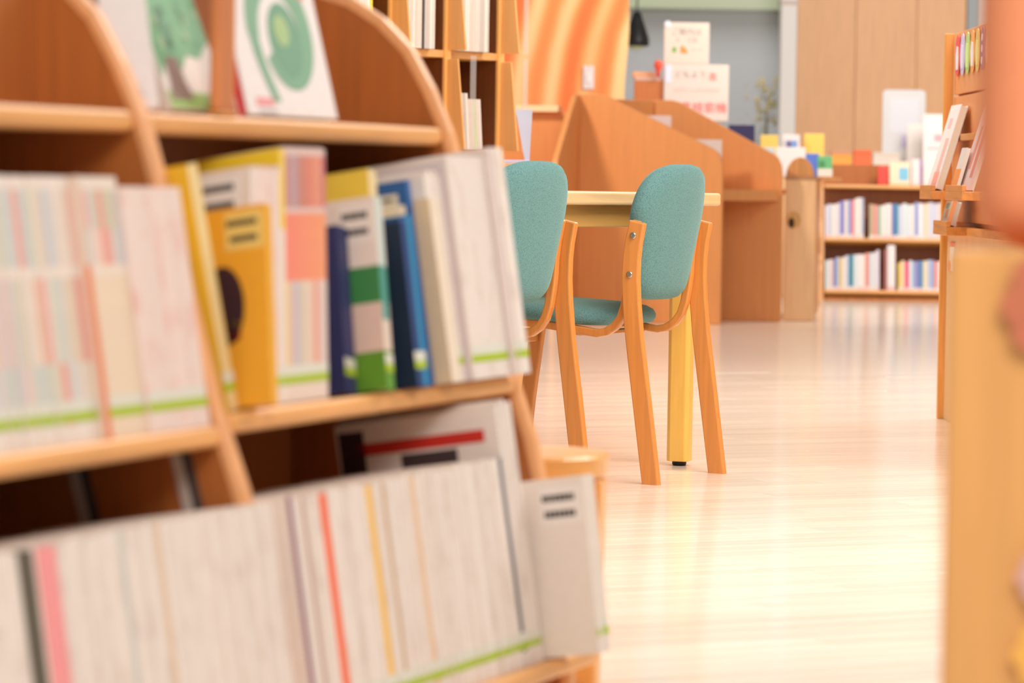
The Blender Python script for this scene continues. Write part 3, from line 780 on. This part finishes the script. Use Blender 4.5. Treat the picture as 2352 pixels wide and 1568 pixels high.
# sheets and books standing inside the right booth
def leaning(label, px, pz, c, w, h, Y, zbase, lean, rz=0, th=.012, cat='book', name='book', edge=None):
    p = at(px, 400, Y); r = empty(name, (p.x, Y, zbase + th * math.sin(lean)), rot=(-lean, 0, rz)); tag(r, label, cat)
    MB().box(-w / 2, w / 2, 0, th, 0, h, paint(c)).build('cover', r, bevel=.002, seg=1)
    MB().box(-w / 2 + .004, w / 2 - .002, .001, th - .001, h, h + .0008, M_PAGE).build('pages', r)
    if edge: MB().box(-w / 2, w / 2, -.001, 0, h * .78, h, paint(edge)).build('cover_band', r)
    return r
mAC = (fa + fc) / 2
leaning('white booklet standing in the right study booth', 1616, 0, (232, 212, 202), .20, .27, 17.86, .7255, .12)
leaning('blue book with a pale top standing at the back of the right booth', 1508, 0, (112, 124, 214), .155, .40, 17.98, .7255, .10, edge=(236, 210, 204))

# catalogue terminal desk behind the booths, with its signs
dk = empty('terminal_desk', (X(1580, 19.3, 700), 19.3, 0)); tag(dk, 'brown wooden cabinet for the catalogue terminal behind the booths', 'cabinet')
M_BROWN = wood((206, 118, 58), 'terminal_wood', 'Z', contrast=.06)
MB().box(-.42, .55, -.02, .5, 0, .70, M_BROWN).build('body', dk, bevel=.004)
MB().box(-.44, .57, -.04, .52, .70, .73, M_BROWN).build('worktop', dk, bevel=.006)
bx = empty('wooden_crate', (X(1490, 19.5), 19.5, .7305)); tag(bx, 'brown wooden crate on the terminal desk beside the white signs', 'crate')
zt_ = at(1490, 186, 19.5).z - .7305
for nm, b in (('side', (-.085, -.07, -.08, .08, 0, zt_)), ('side', (.07, .085, -.08, .08, 0, zt_)), ('front', (-.07, .07, -.08, -.065, 0, zt_)), ('back', (-.07, .07, .065, .08, 0, zt_)), ('lid', (-.086, .086, -.081, .081, zt_, zt_ + .02))):
    MB().box(*b, M_BROWN if nm != 'lid' else paint((222, 184, 168))).build(nm, bx, bevel=.002)
zc = .7305 + zt_ + .0205
pk = MB().box(-.075, .075, -.07, .07, 0, at(1490, 166, 19.5).z - zc, paint((246, 172, 128))).build('flat_box', None, bevel=.003)
pk.location = (X(1484, 19.5), 19.5, zc); tag(pk, 'peach-coloured flat box on top of the brown crate', 'box')
rd = MB().lathe([(.0001, 0), (.010, 0), (.012, .03), (.024, .06), (.026, .08), (.016, .098), (.0001, .10)], paint((240, 92, 66)), 20).build('tulip_ornament', None, smooth=True)
rd.location = (X(1512, 19.36), 19.40, zc); tag(rd, 'small red tulip-shaped ornament on the brown crate', 'ornament')
pk.scale = (.9, 1, 1); pk.location.x -= .014
SY = 19.4
sg = empty('sign_board', (X(1598, SY), SY, .7305)); tag(sg, 'larger white sign board with red kanji for the catalogue search terminal', 'sign')
def rel(px, py): q = at(px, py, SY); return (q.x - sg.location.x, q.z - .7305)
(xl, zh), (xr, zl_) = rel(1526, 147), rel(1672, 279)
MB().box(xl, xr, 0, .012, max(zl_, .01), zh, paint((230, 214, 204))).build('board', sg, bevel=.004)
MB().box(-.10, .10, -.05, .10, 0, .012, paint((230, 224, 220))).build('foot', sg, bevel=.003)
M_RED, M_INK, M_PALER = paint((244, 110, 104)), paint((176, 164, 158)), paint((242, 200, 190))
for body, px, py, sz, m in (('蔵書検索機', 1602, 249, .070, M_RED), ('こどもよう', 1577, 172, .048, M_INK), ('本', 1637, 178, .06, M_RED), ('さがすことができます', 1600, 208, .028, M_PALER)):
    x_, z_ = rel(px, py); text_obj('lettering', body, sz, m, sg, (x_, -.001, z_))
MB().box(*(rel(1528, 190)[0], rel(1542, 190)[0]), -.002, 0, rel(1528, 190)[1], rel(1528, 148)[1], paint((228, 230, 246))).build('label_strip', sg)
s2 = empty('sign_board', (X(1576, SY), SY, .7305 + zh + .0008)); tag(s2, 'smaller white sign board with green and orange marks, standing on the larger sign', 'sign')
def rel2(px, py): q = at(px, py, SY); return (q.x - s2.location.x, q.z - s2.location.z)
(xl, zh2), (xr, _) = rel2(1526, 51), rel2(1628, 145)
MB().box(xl, xr, 0, .012, 0, zh2, paint((230, 212, 198))).build('board', s2, bevel=.004)
for body, px, py, sz, m in (('ご案内は', 1577, 74, .045, M_INK), ('本・児童', 1577, 92, .034, M_PALER), ('カード', 1600, 114, .024, M_PALER)):
    x_, z_ = rel2(px, py); text_obj('lettering', body, sz, m, s2, (x_, -.001, z_))
x_, z_ = rel2(1549, 114); MB().prism(disc_pts(1, 20, .013, .018, x_, z_), -.002, 0, paint((130, 178, 84)), 'y').build('green_mark', s2)
x_, z_ = rel2(1571, 114); MB().prism([(x_ - .02, z_ - .02), (x_ + .022, z_ - .02), (x_ + .02, z_ - .004), (x_ - .006, z_ + .024), (x_ - .02, z_ + .02)], -.002, 0, paint((252, 152, 72)), 'y').build('orange_mark', s2)
x_, z_ = rel2(1534, 55); MB().prism(disc_pts(.018, 20, 1, 1, x_, z_), -.004, 0, paint((240, 240, 250)), 'y').build('corner_clip', s2)
leaning('dark navy box file standing behind the right booth', 1706, 0, (56, 52, 92), .15, at(1706, 287, 18.97).z - .7305, 18.97, .7305, .03, th=.05).location.x = X(1706, 18.97)
dk2 = MB().box(-.10, .16, -.05, .20, 0, .73, M_BROWN).build('pedestal', None, bevel=.004); dk2.location = (X(1712, 18.95, 500), 18.99, 0)
tag(dk2, 'brown pedestal carrying the navy box file behind the booths', 'pedestal')

# pendant lamp and shrub by the window
LY = 23.5
pz = at(1462, 106, LY)
lm = empty('pendant_lamp', (pz.x, LY, pz.z)); tag(lm, 'black bell-shaped pendant lamp hanging before the grey window', 'lamp')
MB().lathe([(.085, 0), (.092, .02), (.088, .06), (.065, .13), (.040, .20), (.030, .24), (.0001, .25)], paint((34, 32, 34), .4), 28).build('shade', lm, smooth=True)
MB().lathe([(.006, .25), (.006, 3.0 - pz.z)], paint((60, 60, 60)), 8).build('cord', lm)
MB().lathe([(.0001, -.03), (.045, -.02), (.062, .01), (.05, .03), (.0001, .03)], paint((206, 214, 176)), 20).build('bulb', lm, smooth=True)
random.seed(11)
sh = empty('flowering_shrub', (X(1762, 27.5), 27.5, 0)); tag(sh, 'yellow-green flowering shrub outside the window', 'shrub')
lv, bl_ = MB(), MB()
for i in range(260):
    z = random.uniform(.75, 1.62); s_ = .16 * (1.15 - abs(z - 1.1) * .5)
    cx, cy = random.gauss(.06 * math.sin(z * 5), s_ * .5), random.gauss(0, .1)
    a = random.uniform(0, 6.28); d = Vector((math.cos(a), math.sin(a), random.uniform(-.4, .8))) * random.uniform(.03, .06)
    e_ = Vector((-math.sin(a), math.cos(a), 0)) * .014; c0 = Vector((cx, cy, z))
    lv.poly([c0, c0 + d * .5 + e_, c0 + d, c0 + d * .5 - e_], [(0, 1, 2, 3)], paint(random.choice([(150, 158, 96), (170, 172, 110), (128, 140, 90)])))
for i in range(46):
    z = random.uniform(1.28, 1.66); c0 = Vector((random.gauss(0, .08), random.gauss(0, .06), z)); s_ = random.uniform(.014, .03)
    bl_.poly([c0 + Vector(v) * s_ for v in ((1, 0, 0), (0, 1, 0), (-1, 0, 0), (0, -1, 0), (0, 0, 1), (0, 0, -1))],
             [(0, 1, 4), (1, 2, 4), (2, 3, 4), (3, 0, 4), (1, 0, 5), (2, 1, 5), (3, 2, 5), (0, 3, 5)], paint((226, 208, 132)))
lv.build('foliage', sh)['kind'] = 'stuff'; bl_.build('blossom', sh)['kind'] = 'stuff'
MB().lathe([(.03, 0), (.022, .8), (.008, 1.5)], paint((120, 104, 80)), 8).build('trunk', sh)

# ------------------------------------------------------------------ magazine rack
RA = math.atan2(.777, .63)
c0 = at(1023, 200, 11.5)
rk = empty('magazine_rack', (c0.x, 11.5, 0), RA); tag(rk, 'orange pigeonhole magazine rack with slanted wings behind the near bookcase', 'rack')
CW = .2955
M_STRIP = wood((246, 186, 108), 'rack_edge', 'Z', contrast=.04); M_SHADE = wood((112, 64, 32), 'rack_painted_shade', 'Z')
RZ = [.10, .48, .856, 1.204, 1.555, 1.75]
for i in range(-2, 2):
    up = MB().box(i * CW - .013, i * CW + .013, 0, .30, 0, 1.76, M_RACK).build('upright', rk, bevel=.002)
    MB().box(i * CW - .016, i * CW + .016, -.012, -.0005, 0, 1.76, M_STRIP).build('front_edge', up, bevel=.002)
    if i > -2: MB().box(i * CW - .0155, i * CW - .0135, .004, .284, .11, 1.74, M_SHADE).build('inner_shade', up)  # thin dark board added to paint shade onto the pigeonhole's inner side
    for k in range(2, 4):
        z0, z1 = RZ[k] + .0, RZ[k + 1] - .03
        MB().prism([(-.013, z0), (-.094, z0), (-.058, z1), (-.013, z1)], i * CW - .004, i * CW + .004, M_RACK, 'x').build('wing', rk, bevel=.002)
for i in range(-2, 1):
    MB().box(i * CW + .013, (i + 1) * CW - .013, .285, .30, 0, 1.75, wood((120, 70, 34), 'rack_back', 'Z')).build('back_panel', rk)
    for z in RZ:
        MB().box(i * CW + .0135, (i + 1) * CW - .0135, -.004, .284, z - .026, z, M_RACK).build('shelf', rk, bevel=.002)
M_ACR = clear('clear_acrylic', (.97, .93, .90), .06, .86)
for i, k in ((-1, 3), (0, 3), (0, 2), (1, 3), (1, 2)):
    x_ = i * CW + (.02 if i < 1 else .016)
    o = MB().box(x_, x_ + .030, -.0985, -.096, RZ[k], RZ[k] + .33, M_ACR).build('acrylic_stop', rk); o['label'] = 'clear acrylic stop'
def rack_mag(i, k, x, th, h, lean, c, group, label):
    p = rk.matrix_basis @ Vector((i * CW + x + .003, -.03, RZ[k] + .0005))
    e = Matrix.Rotation(RA, 3, 'Z') @ Matrix.Rotation(lean, 3, 'Y')
    book('magazine', label, 'magazine', p, e.to_euler(), th, h, .21, c, cmat=None, group=group, thick=.0008)
bpy.context.view_layer.update()
random.seed(21)
WH = [(232, 220, 210), (224, 210, 200), (236, 226, 216), (196, 184, 176), (214, 200, 190)]
x = .016
for i in range(14):
    th = random.uniform(.009, .014)
    if x + th > CW - .05: break
    c = (70, 64, 66) if i == 9 else random.choice(WH)
    rack_mag(-1, 3, x, th, .285, 0, c, None if i == 9 else 'white magazines in the upper left pigeonhole', 'dark-spined magazine in the upper pigeonhole of the rack' if i == 9 else 'white magazine in the upper pigeonhole beside the dark-spined one'); x += th + .001
x = .016
for i in range(14):
    th = random.uniform(.009, .014)
    if x + th > CW - .034: break
    rack_mag(0, 3, x, th, .285 + random.uniform(-.02, .015), 0, random.choice(WH), 'white magazines in the upper right pigeonhole', 'white magazine in the upper pigeonhole next to the striped partition'); x += th + .002
x = .060
for i in range(8):
    th = .012; c = (196, 210, 160) if i == 5 else random.choice(WH)
    rack_mag(0, 2, x, th, .20 - .02 * (i > 2), -.09, c, None if i == 5 else 'white booklets leaning in the lower pigeonhole', 'pale green booklet leaning in the lower pigeonhole of the rack' if i == 5 else 'white booklet leaning in the lower pigeonhole of the rack'); x += th + .002
x = .02
for i in range(10):
    rack_mag(-2, 3, x, .013, .29, 0, (240, 206, 70) if i == 9 else random.choice(WH), None if i == 9 else 'white magazines at the rack edge', 'yellow-spined magazine behind the arched bookcase top' if i == 9 else 'white magazine beside the yellow-spined one in the rack'); x += .0145
# pale blue leaflet holder at the rack's end
p = at(1212, 366, 11.35)
lh = empty('leaflet_holder', (p.x, 11.35, p.z - .003)); tag(lh, 'pale blue translucent leaflet holder at the right end of the magazine rack', 'holder')
M_BLUE = clear('blue_acrylic', (.80, .85, 1.0), .06, .28)
MB().hexa([(-.010, -.01, 0), (.006, -.01, 0), (.006, .02, 0), (-.010, .02, 0)], [(-.045, -.03, .175), (.014, -.03, .175), (.014, .05, .175), (-.045, .05, .175)], M_BLUE).build('pocket', lh)
MB().box(-.085, .006, -.03, .04, -.012, 0, paint((206, 206, 240))).build('base', lh, bevel=.002)
MB().box(-.002, .002, .022, .026, 0, .17, paint((170, 184, 246))).build('divider', lh)
MB().box(-.12, .02, -.04, .06, p.z * -1 + .015, -.012, M_RACK).build('stand', lh, bevel=.003)

# ------------------------------------------------------------------ far bookcases
FY = 21.5
fx = X(1890, FY, 600)
FAR = Case((fx, FY, 0), 0, 'distant low maple bookcase with two rows of books against the wood wall', [0.0, .88, 1.76], [(.075, .415, .765), (.075, .415, .765)], depth=.46, back=.40, front=(0, .10, .19), top=.80)
random.seed(31)
PALE = [(232, 222, 222), (222, 214, 226), (206, 206, 224), (238, 228, 220), (232, 206, 200), (236, 214, 180), (180, 190, 214), (214, 222, 226), (240, 234, 232)]
COLR = [(230, 196, 110), (196, 170, 140), (150, 160, 206), (80, 150, 180), (226, 150, 140), (146, 190, 170), (236, 120, 130), (120, 120, 180)]
def far_row(bay, k, t, t_end, h0, h1, group, label, special=()):
    n = 0; span = t_end - t; a = t
    while t < t_end:
        th = random.uniform(.016, .030)
        if t + th > t_end: break
        h = h0 + (h1 - h0) * (t - a) / span + random.uniform(-.008, .008)
        c = random.choice(PALE) if random.random() < .72 else random.choice(COLR); lb, g = label, group
        for s in special:
            if t <= s[0] < t + th: c, lb, g = s[1], s[2], None
        loc, rot = FAR.book_loc(bay, k, t, .012)
        book('book', lb, 'book', loc, rot, th, h, .17, c, bands=[(0, .10, random.choice([(238, 206, 200), (236, 222, 214)])), (.10, 1, c)], group=g, thick=.001)
        t += th + .0008
far_row(0, 1, .020, .30, .22, .28, 'pale books on the far bookcase, upper row left', 'pale book in the left half of the distant upper row', [(.13, (130, 126, 196), 'violet-blue spine in the left half of the distant upper row')])
far_row(0, 1, .315, .86, .22, .25, 'books on the far bookcase, upper row right', 'book in the right half of the distant upper row', [(.50, (52, 136, 172), 'bright teal spine in the distant upper row')])
far_row(0, 0, .020, .40, .20, .27, 'books on the far bookcase, lower row left', 'book in the left part of the distant lower row', [(.19, (44, 132, 158), 'teal spine in the distant lower row')])
loc, rot = FAR.book_loc(0, 0, .41, .012); book('book', 'narrow dark red book in the distant lower row', 'book', loc, rot, .018, .27, .17, (176, 110, 104))
loc, rot = FAR.book_loc(0, 0, .43, .005); book('book', 'tall white volume standing proud in the distant lower row', 'book', loc, rot, .05, .30, .18, (240, 230, 228), bands=[(0, .10, (238, 200, 194)), (.10, 1, (240, 230, 228))])
far_row(0, 0, .50, .86, .19, .21, 'books on the far bookcase, lower row right', 'book in the right part of the distant lower row', [(.56, (236, 92, 130), 'hot pink spine in the distant lower row')])
# things shown on the far bookcase top
def show(label, px0, px1, py0, c, Y, lean=.15, th=.015, cat='book', name='picture_book', z=None, deco=None):
    z = z if z is not None else .766
    a, b = X(px0, Y, 400), X(px1, Y, 400); h = at((px0 + px1) / 2, py0, Y).z - z
    r = empty(name, ((a + b) / 2, Y, z + th * math.sin(lean)), rot=(-lean, 0, 0)); tag(r, label, cat)
    w = (b - a) / 2
    MB().box(-w, w, 0, th, 0, h / math.cos(lean), paint(c)).build('cover', r, bevel=.003, seg=1)
    MB().box(-w + .003, w - .003, .002, th - .002, h / math.cos(lean), h / math.cos(lean) + .0006, M_PAGE).build('pages', r)
    for nm, u0, u1, v0, v1, cc in deco or ():
        MB().box(-w + 2 * w * u0, -w + 2 * w * u1, -.001, 0, h * v0, h * v1, paint(cc)).build(nm, r)
    return r
show('red picture book on the top of the distant bookcase', 2017, 2040, 383, (232, 74, 64), 21.74)
show('cream picture book with a light blue square on the distant bookcase', 2043, 2092, 372, (246, 226, 196), 21.76, deco=[('printed_square', .45, .9, .2, .75, (128, 196, 226))])
show('white picture book with a purple edge on the distant bookcase', 2094, 2118, 366, (240, 226, 226), 21.78, deco=[('printed_edge', .8, 1, 0, 1, (150, 120, 180))])
show('white flyer standing at the right of the distant bookcase top', 2120, 2176, 262, (242, 232, 230), 21.80, lean=.10, th=.008, cat='flyer', name='flyer', deco=[('printed_block', .45, .8, .62, .72, (246, 170, 180)), ('printed_line', .15, .8, .5, .55, (240, 200, 200))])
# raised back tier with boxes
tier = MB().box(-.55, .75, -.0, .22, 0, .89, M_PALE).build('display_plinth', None, bevel=.004); tier.location = (X(1945, 22.1, 500), 22.12, 0)
tag(tier, 'plain wooden plinth behind the distant bookcase', 'plinth')
def plinth_item(name, label, cat, px0, px1, py0, c, Y=22.2, d=.06, lidc=None):
    a, b = X(px0, Y, 370), X(px1, Y, 370); h = at(px0, py0, Y).z - .8905
    r = empty(name, ((a + b) / 2, Y, .8905)); tag(r, label, cat); w = (b - a) / 2
    MB().box(-w, w, -d / 2, d / 2, 0, h * .8, paint(c)).build('body', r, bevel=.004)
    MB().box(-w * 1.02, w * 1.02, -d / 2 - .002, d / 2 + .002, h * .8, h, paint(lidc or c)).build('lid', r, bevel=.003)
    return r
plinth_item('paper_box', 'yellow-orange paper box on the distant plinth', 'box', 1908, 1956, 346, (248, 176, 84), lidc=(222, 160, 130))
plinth_item('paper_box', 'red-orange paper box on the distant plinth', 'box', 1960, 2000, 344, (252, 124, 78))
plinth_item('paper_box', 'off-white paper box on the distant plinth', 'box', 2004, 2066, 350, (236, 226, 214))
pf = empty('poster_frame', (X(2076, 22.28, 350), 22.30, .8905), rot=(-.04, 0, 0)); tag(pf, 'white-framed poster standing on the distant plinth', 'poster')
w_ = (X(2126, 22.3) - X(2027, 22.3)) / 2; h_ = at(2076, 206, 22.3).z - .89
MB().prism([(-w_, 0), (w_, 0), (w_, h_ - .02), (w_ - .02, h_), (-w_ + .02, h_), (-w_, h_ - .02)], 0, .014, paint((222, 222, 224)), 'y').build('frame', pf, bevel=.003)
MB().box(-w_ + .05, w_ - .05, -.002, 0, h_ * .45, h_ - .06, paint((226, 228, 236))).build('printed_block', pf)
MB().box(-.02, .03, -.003, 0, h_ * .25, h_ * .42, paint((206, 200, 230))).build('printed_figure', pf)
show('white leaflet leaning before the framed poster', 2082, 2124, 284, (242, 236, 230), 22.10, lean=.06, th=.006, cat='leaflet', name='leaflet', z=.8905)

# end-on bookcase between the booths and the far bookcase
e0, e1 = floor_at(1798, 736), floor_at(1864, 736)
ex = empty('end_bookcase', (e0.x, e0.y, 0), math.radians(-7)); tag(ex, 'pale maple bookcase end with an arched top and a round finger hole', 'bookcase')
ew = e1.x - e0.x + .004; zt = at(1830, 412, e0.y).z; za = at(1830, 361, e0.y).z
ep = MB().box(0, ew, 0, .03, 0, zt, M_PALE).build('end_panel', ex, bevel=.005)
MB().box(-.004, ew + .006, -.006, .9, zt, zt + .016, wood((196, 142, 100), 'cap_wood', 'Y')).build('cap', ex, bevel=.003)
MB().prism([(ew / 2 - .004 + (ew / 2 - .006) * math.cos(a), zt + .016 + (za - zt - .016) * math.sin(a)) for a in [math.pi * i / 20 for i in range(21)]], .01, .04, M_CASE, 'y').build('arched_end', ex, bevel=.004)
MB().box(0, ew, .03, .9, .02, zt, M_CASE).build('body', ex)
hx, hz = at(1823, 505, e0.y).x - e0.x, at(1823, 505, e0.y).z
MB().prism(disc_pts(.046, 28, .85, 1, hx, hz), -.008, .0, wood((214, 160, 88), 'knob_wood', 'Z'), 'y').build('finger_ring', ep, bevel=.002)
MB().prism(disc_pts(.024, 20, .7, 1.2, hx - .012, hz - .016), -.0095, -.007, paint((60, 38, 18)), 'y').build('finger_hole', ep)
sp_ = at(1876, 690, 18.9)
spn = MB().lathe([(.0001, 0), (.03, 0), (.028, .06), (.022, .20), (.030, .24), (.018, .27), (.026, .30), (.016, .33), (.014, .42), (.030, .46), (.028, .52), (.012, .56), (.0001, .57)], M_PALE, 20).build('turned_post', None, smooth=True)
q = floor_at(1874, 700); spn.location = (q.x, q.y, 0); tag(spn, 'turned wooden post beside the pale bookcase end', 'post')
def on_end(label, px0, px1, py0, c, dy, lean, deco=None, rz=.0, h=None):
    Y = e0.y + dy; a, b = X(px0, Y, 400), X(px1, Y, 400); z = zt + .0164
    hh = h or at(px0, py0, Y).z - z
    r = empty('picture_book', ((a + b) / 2, Y, z + .014 * math.sin(lean)), rot=(-lean, 0, rz)); tag(r, label, 'book'); w = (b - a) / 2
    MB().box(-w, w, 0, .014, 0, hh, paint(c)).build('cover', r, bevel=.002, seg=1)
    MB().box(-w + .003, w - .003, .002, .012, hh, hh + .0006, M_PAGE).build('pages', r)
    for nm, u0, u1, v0, v1, cc in deco or (): MB().box(-w + 2 * w * u0, -w + 2 * w * u1, -.001, 0, hh * v0, hh * v1, paint(cc)).build(nm, r)
MB().box(ew + .007, ew + .12, .30, .9, zt - .006, zt + .016, M_CASE).build('side_shelf', ex)
on_end('blue picture book on top of the pale bookcase end', 1851, 1882, 352, (98, 128, 216), .44, .2)
on_end('green picture book with a white lower cover on the pale bookcase end', 1878, 1912, 358, (112, 190, 130), .38, .2, [('printed_block', 0, 1, 0, .38, (238, 228, 216)), ('printed_animal', .1, .5, .45, .75, (84, 150, 100))])
on_end('white open picture book behind the arched bookcase end', 1782, 1850, 338, (244, 238, 234), .62, .12)
on_end('white card with a small red and blue picture', 1796, 1836, 309, (240, 230, 230), .72, .05, [('printed_picture', .2, .85, .52, .86, (126, 164, 222)), ('printed_flower', .28, .5, .6, .84, (232, 110, 96))])
on_end('yellow picture book with a white lower half by the white column', 1846, 1892, 307, (252, 208, 104), .80, .05, [('printed_block', 0, 1, 0, .45, (244, 236, 230))])
on_end('pale blue and yellow picture book beside the booth top', 1746, 1786, 310, (250, 212, 110), .66, .05, [('printed_cloud', 0, .8, .3, .7, (206, 226, 236))])

# ------------------------------------------------------------------ right-hand display bookcase (face runs away from the camera)
bx0 = floor_at(2150, 960).x
rb = empty('display_bookcase', (bx0, 8.5, 0)); tag(rb, 'tall orange-wood display bookcase with a letter banner and face-out books', 'bookcase')
M_OR = wood((244, 166, 108), 'display_wood', 'Z', contrast=.05)
YE = floor_at(2150, 960).y - 8.5
zh = at(2172, 78, YE + 8.5).z
MB().box(0, .03, YE - .03, YE, 0, zh, wood((238, 168, 84), 'display_post', 'Z')).build('upright', rb, bevel=.003)
MB().box(.032, .05, -.3, YE - .03, 1.048, zh, M_OR).build('back_board', rb, bevel=.002)
MB().box(.032, .05, -.3, YE - .03, .64, 1.040, M_OR).build('back_board', rb, bevel=.002)
MB().box(.02, .05, -.3, YE - .03, .0, .612, M_PALE).build('lower_panel', rb, bevel=.003)
MB().box(.05, .33, -.3, YE, .0, zh - .01, M_CASE).build('body', rb)
M_LED = wood((226, 150, 78), 'ledge_wood', 'Y')
def ledge(y0, y1, z, xo):
    o = MB().box(xo, .032, y0, y1, z - .026, z, M_LED).box(xo, xo + .012, y0, y1, z, z + .018, M_LED).build('ledge', rb, bevel=.002)
xo1 = at(2114, 440, 10.42).x - bx0; xo2 = at(2171, 440, 9.72).x - bx0
ledge(10.14 - 8.5, 10.44 - 8.5, .738, xo1); ledge(9.36 - 8.5, 9.72 - 8.5, .738, xo2)
MB().box(.0, .032, -.3, YE - .03, .712, .738, M_LED).build('rail', rb, bevel=.002)
xo3 = at(2143, 520, 10.3).x - bx0
ledge(9.98 - 8.5, 10.30 - 8.5, .628, xo3)
MB().box(.0, .032, -.3, YE - .03, .600, .626, M_LED).build('rail', rb, bevel=.002)
MB().box(.0, .03, 1.02, YE - .03, .895, .915, M_LED).build('rail', rb, bevel=.002)
def lean_book(label, x0, z0, y0, w, h, th, lean, c, deco=(), back=(244, 236, 230)):
    r = empty('picture_book', (bx0 + x0, y0, z0 + th * math.sin(lean)), rot=(0, lean, 0)); tag(r, label, 'book')
    MB().box(0, .0025, 0, w, 0, h, paint(c)).box(th - .0025, th, 0, w, 0, h, paint(back)).box(.0025, th - .0025, w - .0025, w, 0, h, paint(c)).build('cover', r)
    MB().box(.0025, th - .0025, .003, w - .003, .002, h - .004, M_PAGE).build('pages', r)
    for nm, u0, u1, v0, v1, cc in deco: MB().box(-.0008, 0, w * u0, w * u1, h * v0, h * v1, paint(cc)).build(nm, r)
    return r
lean_book('white picture book with red print on the far ledge of the display bookcase', xo1 + .016, .7385, 10.17, .235, .275, .022, math.radians(16), (244, 234, 230),
          [('printed_title', .2, .5, .2, .6, (240, 190, 180)), ('printed_block', .1, .6, .05, .2, (244, 168, 150)), ('printed_block', .4, .7, .72, .84, (246, 196, 196))])
lean_book('white picture book with red lettering on the near ledge of the display bookcase', xo2 + .030, .7385, 9.40, .27, .262, .010, math.radians(17), (242, 212, 204),
          [('printed_lettering', .2, .4, .15, .8, (230, 140, 124)), ('printed_lettering', .55, .7, .25, .75, (234, 150, 132))])
lean_book('white and orange booklet behind the red-lettered picture book', xo2 + .014, .7385, 9.60, .12, .13, .010, math.radians(15), (238, 226, 220), [('printed_block', 0, 1, 0, .5, (248, 160, 84))])
lean_book('orange and white book on the lower ledge of the display bookcase', xo3 + .016, .6285, 10.02, .24, .078, .016, math.radians(15), (240, 226, 214),
          [('printed_block', 0, .35, 0, 1, (246, 146, 82)), ('printed_animal', .5, .75, .3, .65, (226, 180, 140)), ('printed_block', .6, .9, .68, .9, (150, 190, 170))])
# letter banner: hanging ovals
p0 = 10.46
for i, (c, lab) in enumerate([((238, 92, 96), 'red'), ((212, 204, 236), 'lilac'), ((196, 222, 140), 'green'), ((250, 180, 110), 'orange'), ((246, 216, 130), 'yellow'), ((150, 112, 176), 'purple'), ((250, 176, 160), 'pink')]):
    Y = p0 - i * .113; zc_ = zh - .075
    r = empty('banner_oval', (bx0 + .028, Y, zc_)); tag(r, '%s paper oval of the letter banner on the display bookcase' % lab, 'decoration', 'letter banner')
    MB().prism(disc_pts(1, 24, .052, .066), -.002, 0, paint(c), 'x').build('card', r)
    wmark = paint((250, 240, 238))
    if lab == 'purple':
        for dz in (-.036, 0, .034): MB().prism(disc_pts(.013, 14, 1.2, .9, .004, dz), -.004, -.002, wmark, 'x').build('white_dot', r)
    else:
        MB().prism([(-.022, -.045), (.02, -.045), (.03, 0), (.012, .03), (-.018, .026), (-.03, -.01)], -.004, -.002, wmark if lab in ('red', 'orange', 'pink') else paint(tuple(min(255, v + 24) for v in c)), 'x').build('letter_mark', r)
q = at(2184, 590, 10.4)
lb = empty('shelf_tag', (bx0 + .0195, 10.42, q.z)); tag(lb, 'narrow white tag with red ends on the lower panel of the display bookcase', 'tag')
MB().box(-.002, 0, -.05, .05, -.045, .045, paint((240, 228, 220))).build('card', lb)
MB().box(-.003, -.002, -.05, .05, .032, .047, paint((246, 130, 96))).build('red_edge', lb)
MB().prism(disc_pts(.018, 16, 1.6, 1, .05, -.03), -.004, -.002, paint((246, 140, 92)), 'x').build('red_dot', lb)

# ------------------------------------------------------------------ nearest furniture at the right edge
NY = 2.75
nx = at(2166, 1200, NY).x
nb = empty('low_bookcase', (nx, NY, 0), math.radians(-14)); tag(nb, 'low pale wooden bookcase end, closest to the camera, with paper flowers', 'bookcase')
zt = at(2280, 575, NY).z
MB().box(0, .6, 0, .024, 0, zt, wood((240, 178, 108), 'near_end_maple', 'Z', contrast=.06)).build('end_panel', nb, bevel=.006, seg=3)
MB().box(.02, .58, .024, .34, .04, zt - .01, M_CASE).build('body', nb)
bl = empty('foam_block', (nx + .022, NY + .03, zt + .0004), math.radians(-14)); tag(bl, 'big coral-orange padded block standing on the closest low bookcase', 'cushion')
MB().box(0, .4, 0, .20, 0, .40, paint((252, 160, 116), .8)).build('padded_body', bl, bevel=.05, seg=6, smooth=True)
def flower(label, px, py, r_, c):
    p = at(px, py, NY - .012)
    o = empty('paper_flower', (p.x, NY - .012 - (p.x - nx) * math.tan(math.radians(14)), p.z), math.radians(-14)); tag(o, label, 'decoration')
    for k in range(8):
        a = 2 * math.pi * k / 8
        MB().prism(disc_pts(r_ * .36, 14, 1, 1, r_ * .62 * math.cos(a), r_ * .62 * math.sin(a)), .0 + .0004 * (k % 2), .0015 + .0004 * (k % 2), paint(c), 'y').build('petal', o)
    MB().prism(disc_pts(r_ * .4, 18), -.003, 0, paint(tuple(min(255, v + 20) for v in c)), 'y').build('flower_centre', o)
flower('plum paper flower on the closest bookcase end', 2424, 700, .050, (206, 122, 92))
flower('lilac paper flower on the closest bookcase end', 2396, 1320, .026, (226, 178, 176))
flower('yellow paper flower on the closest bookcase end', 2400, 1500, .032, (250, 190, 96))
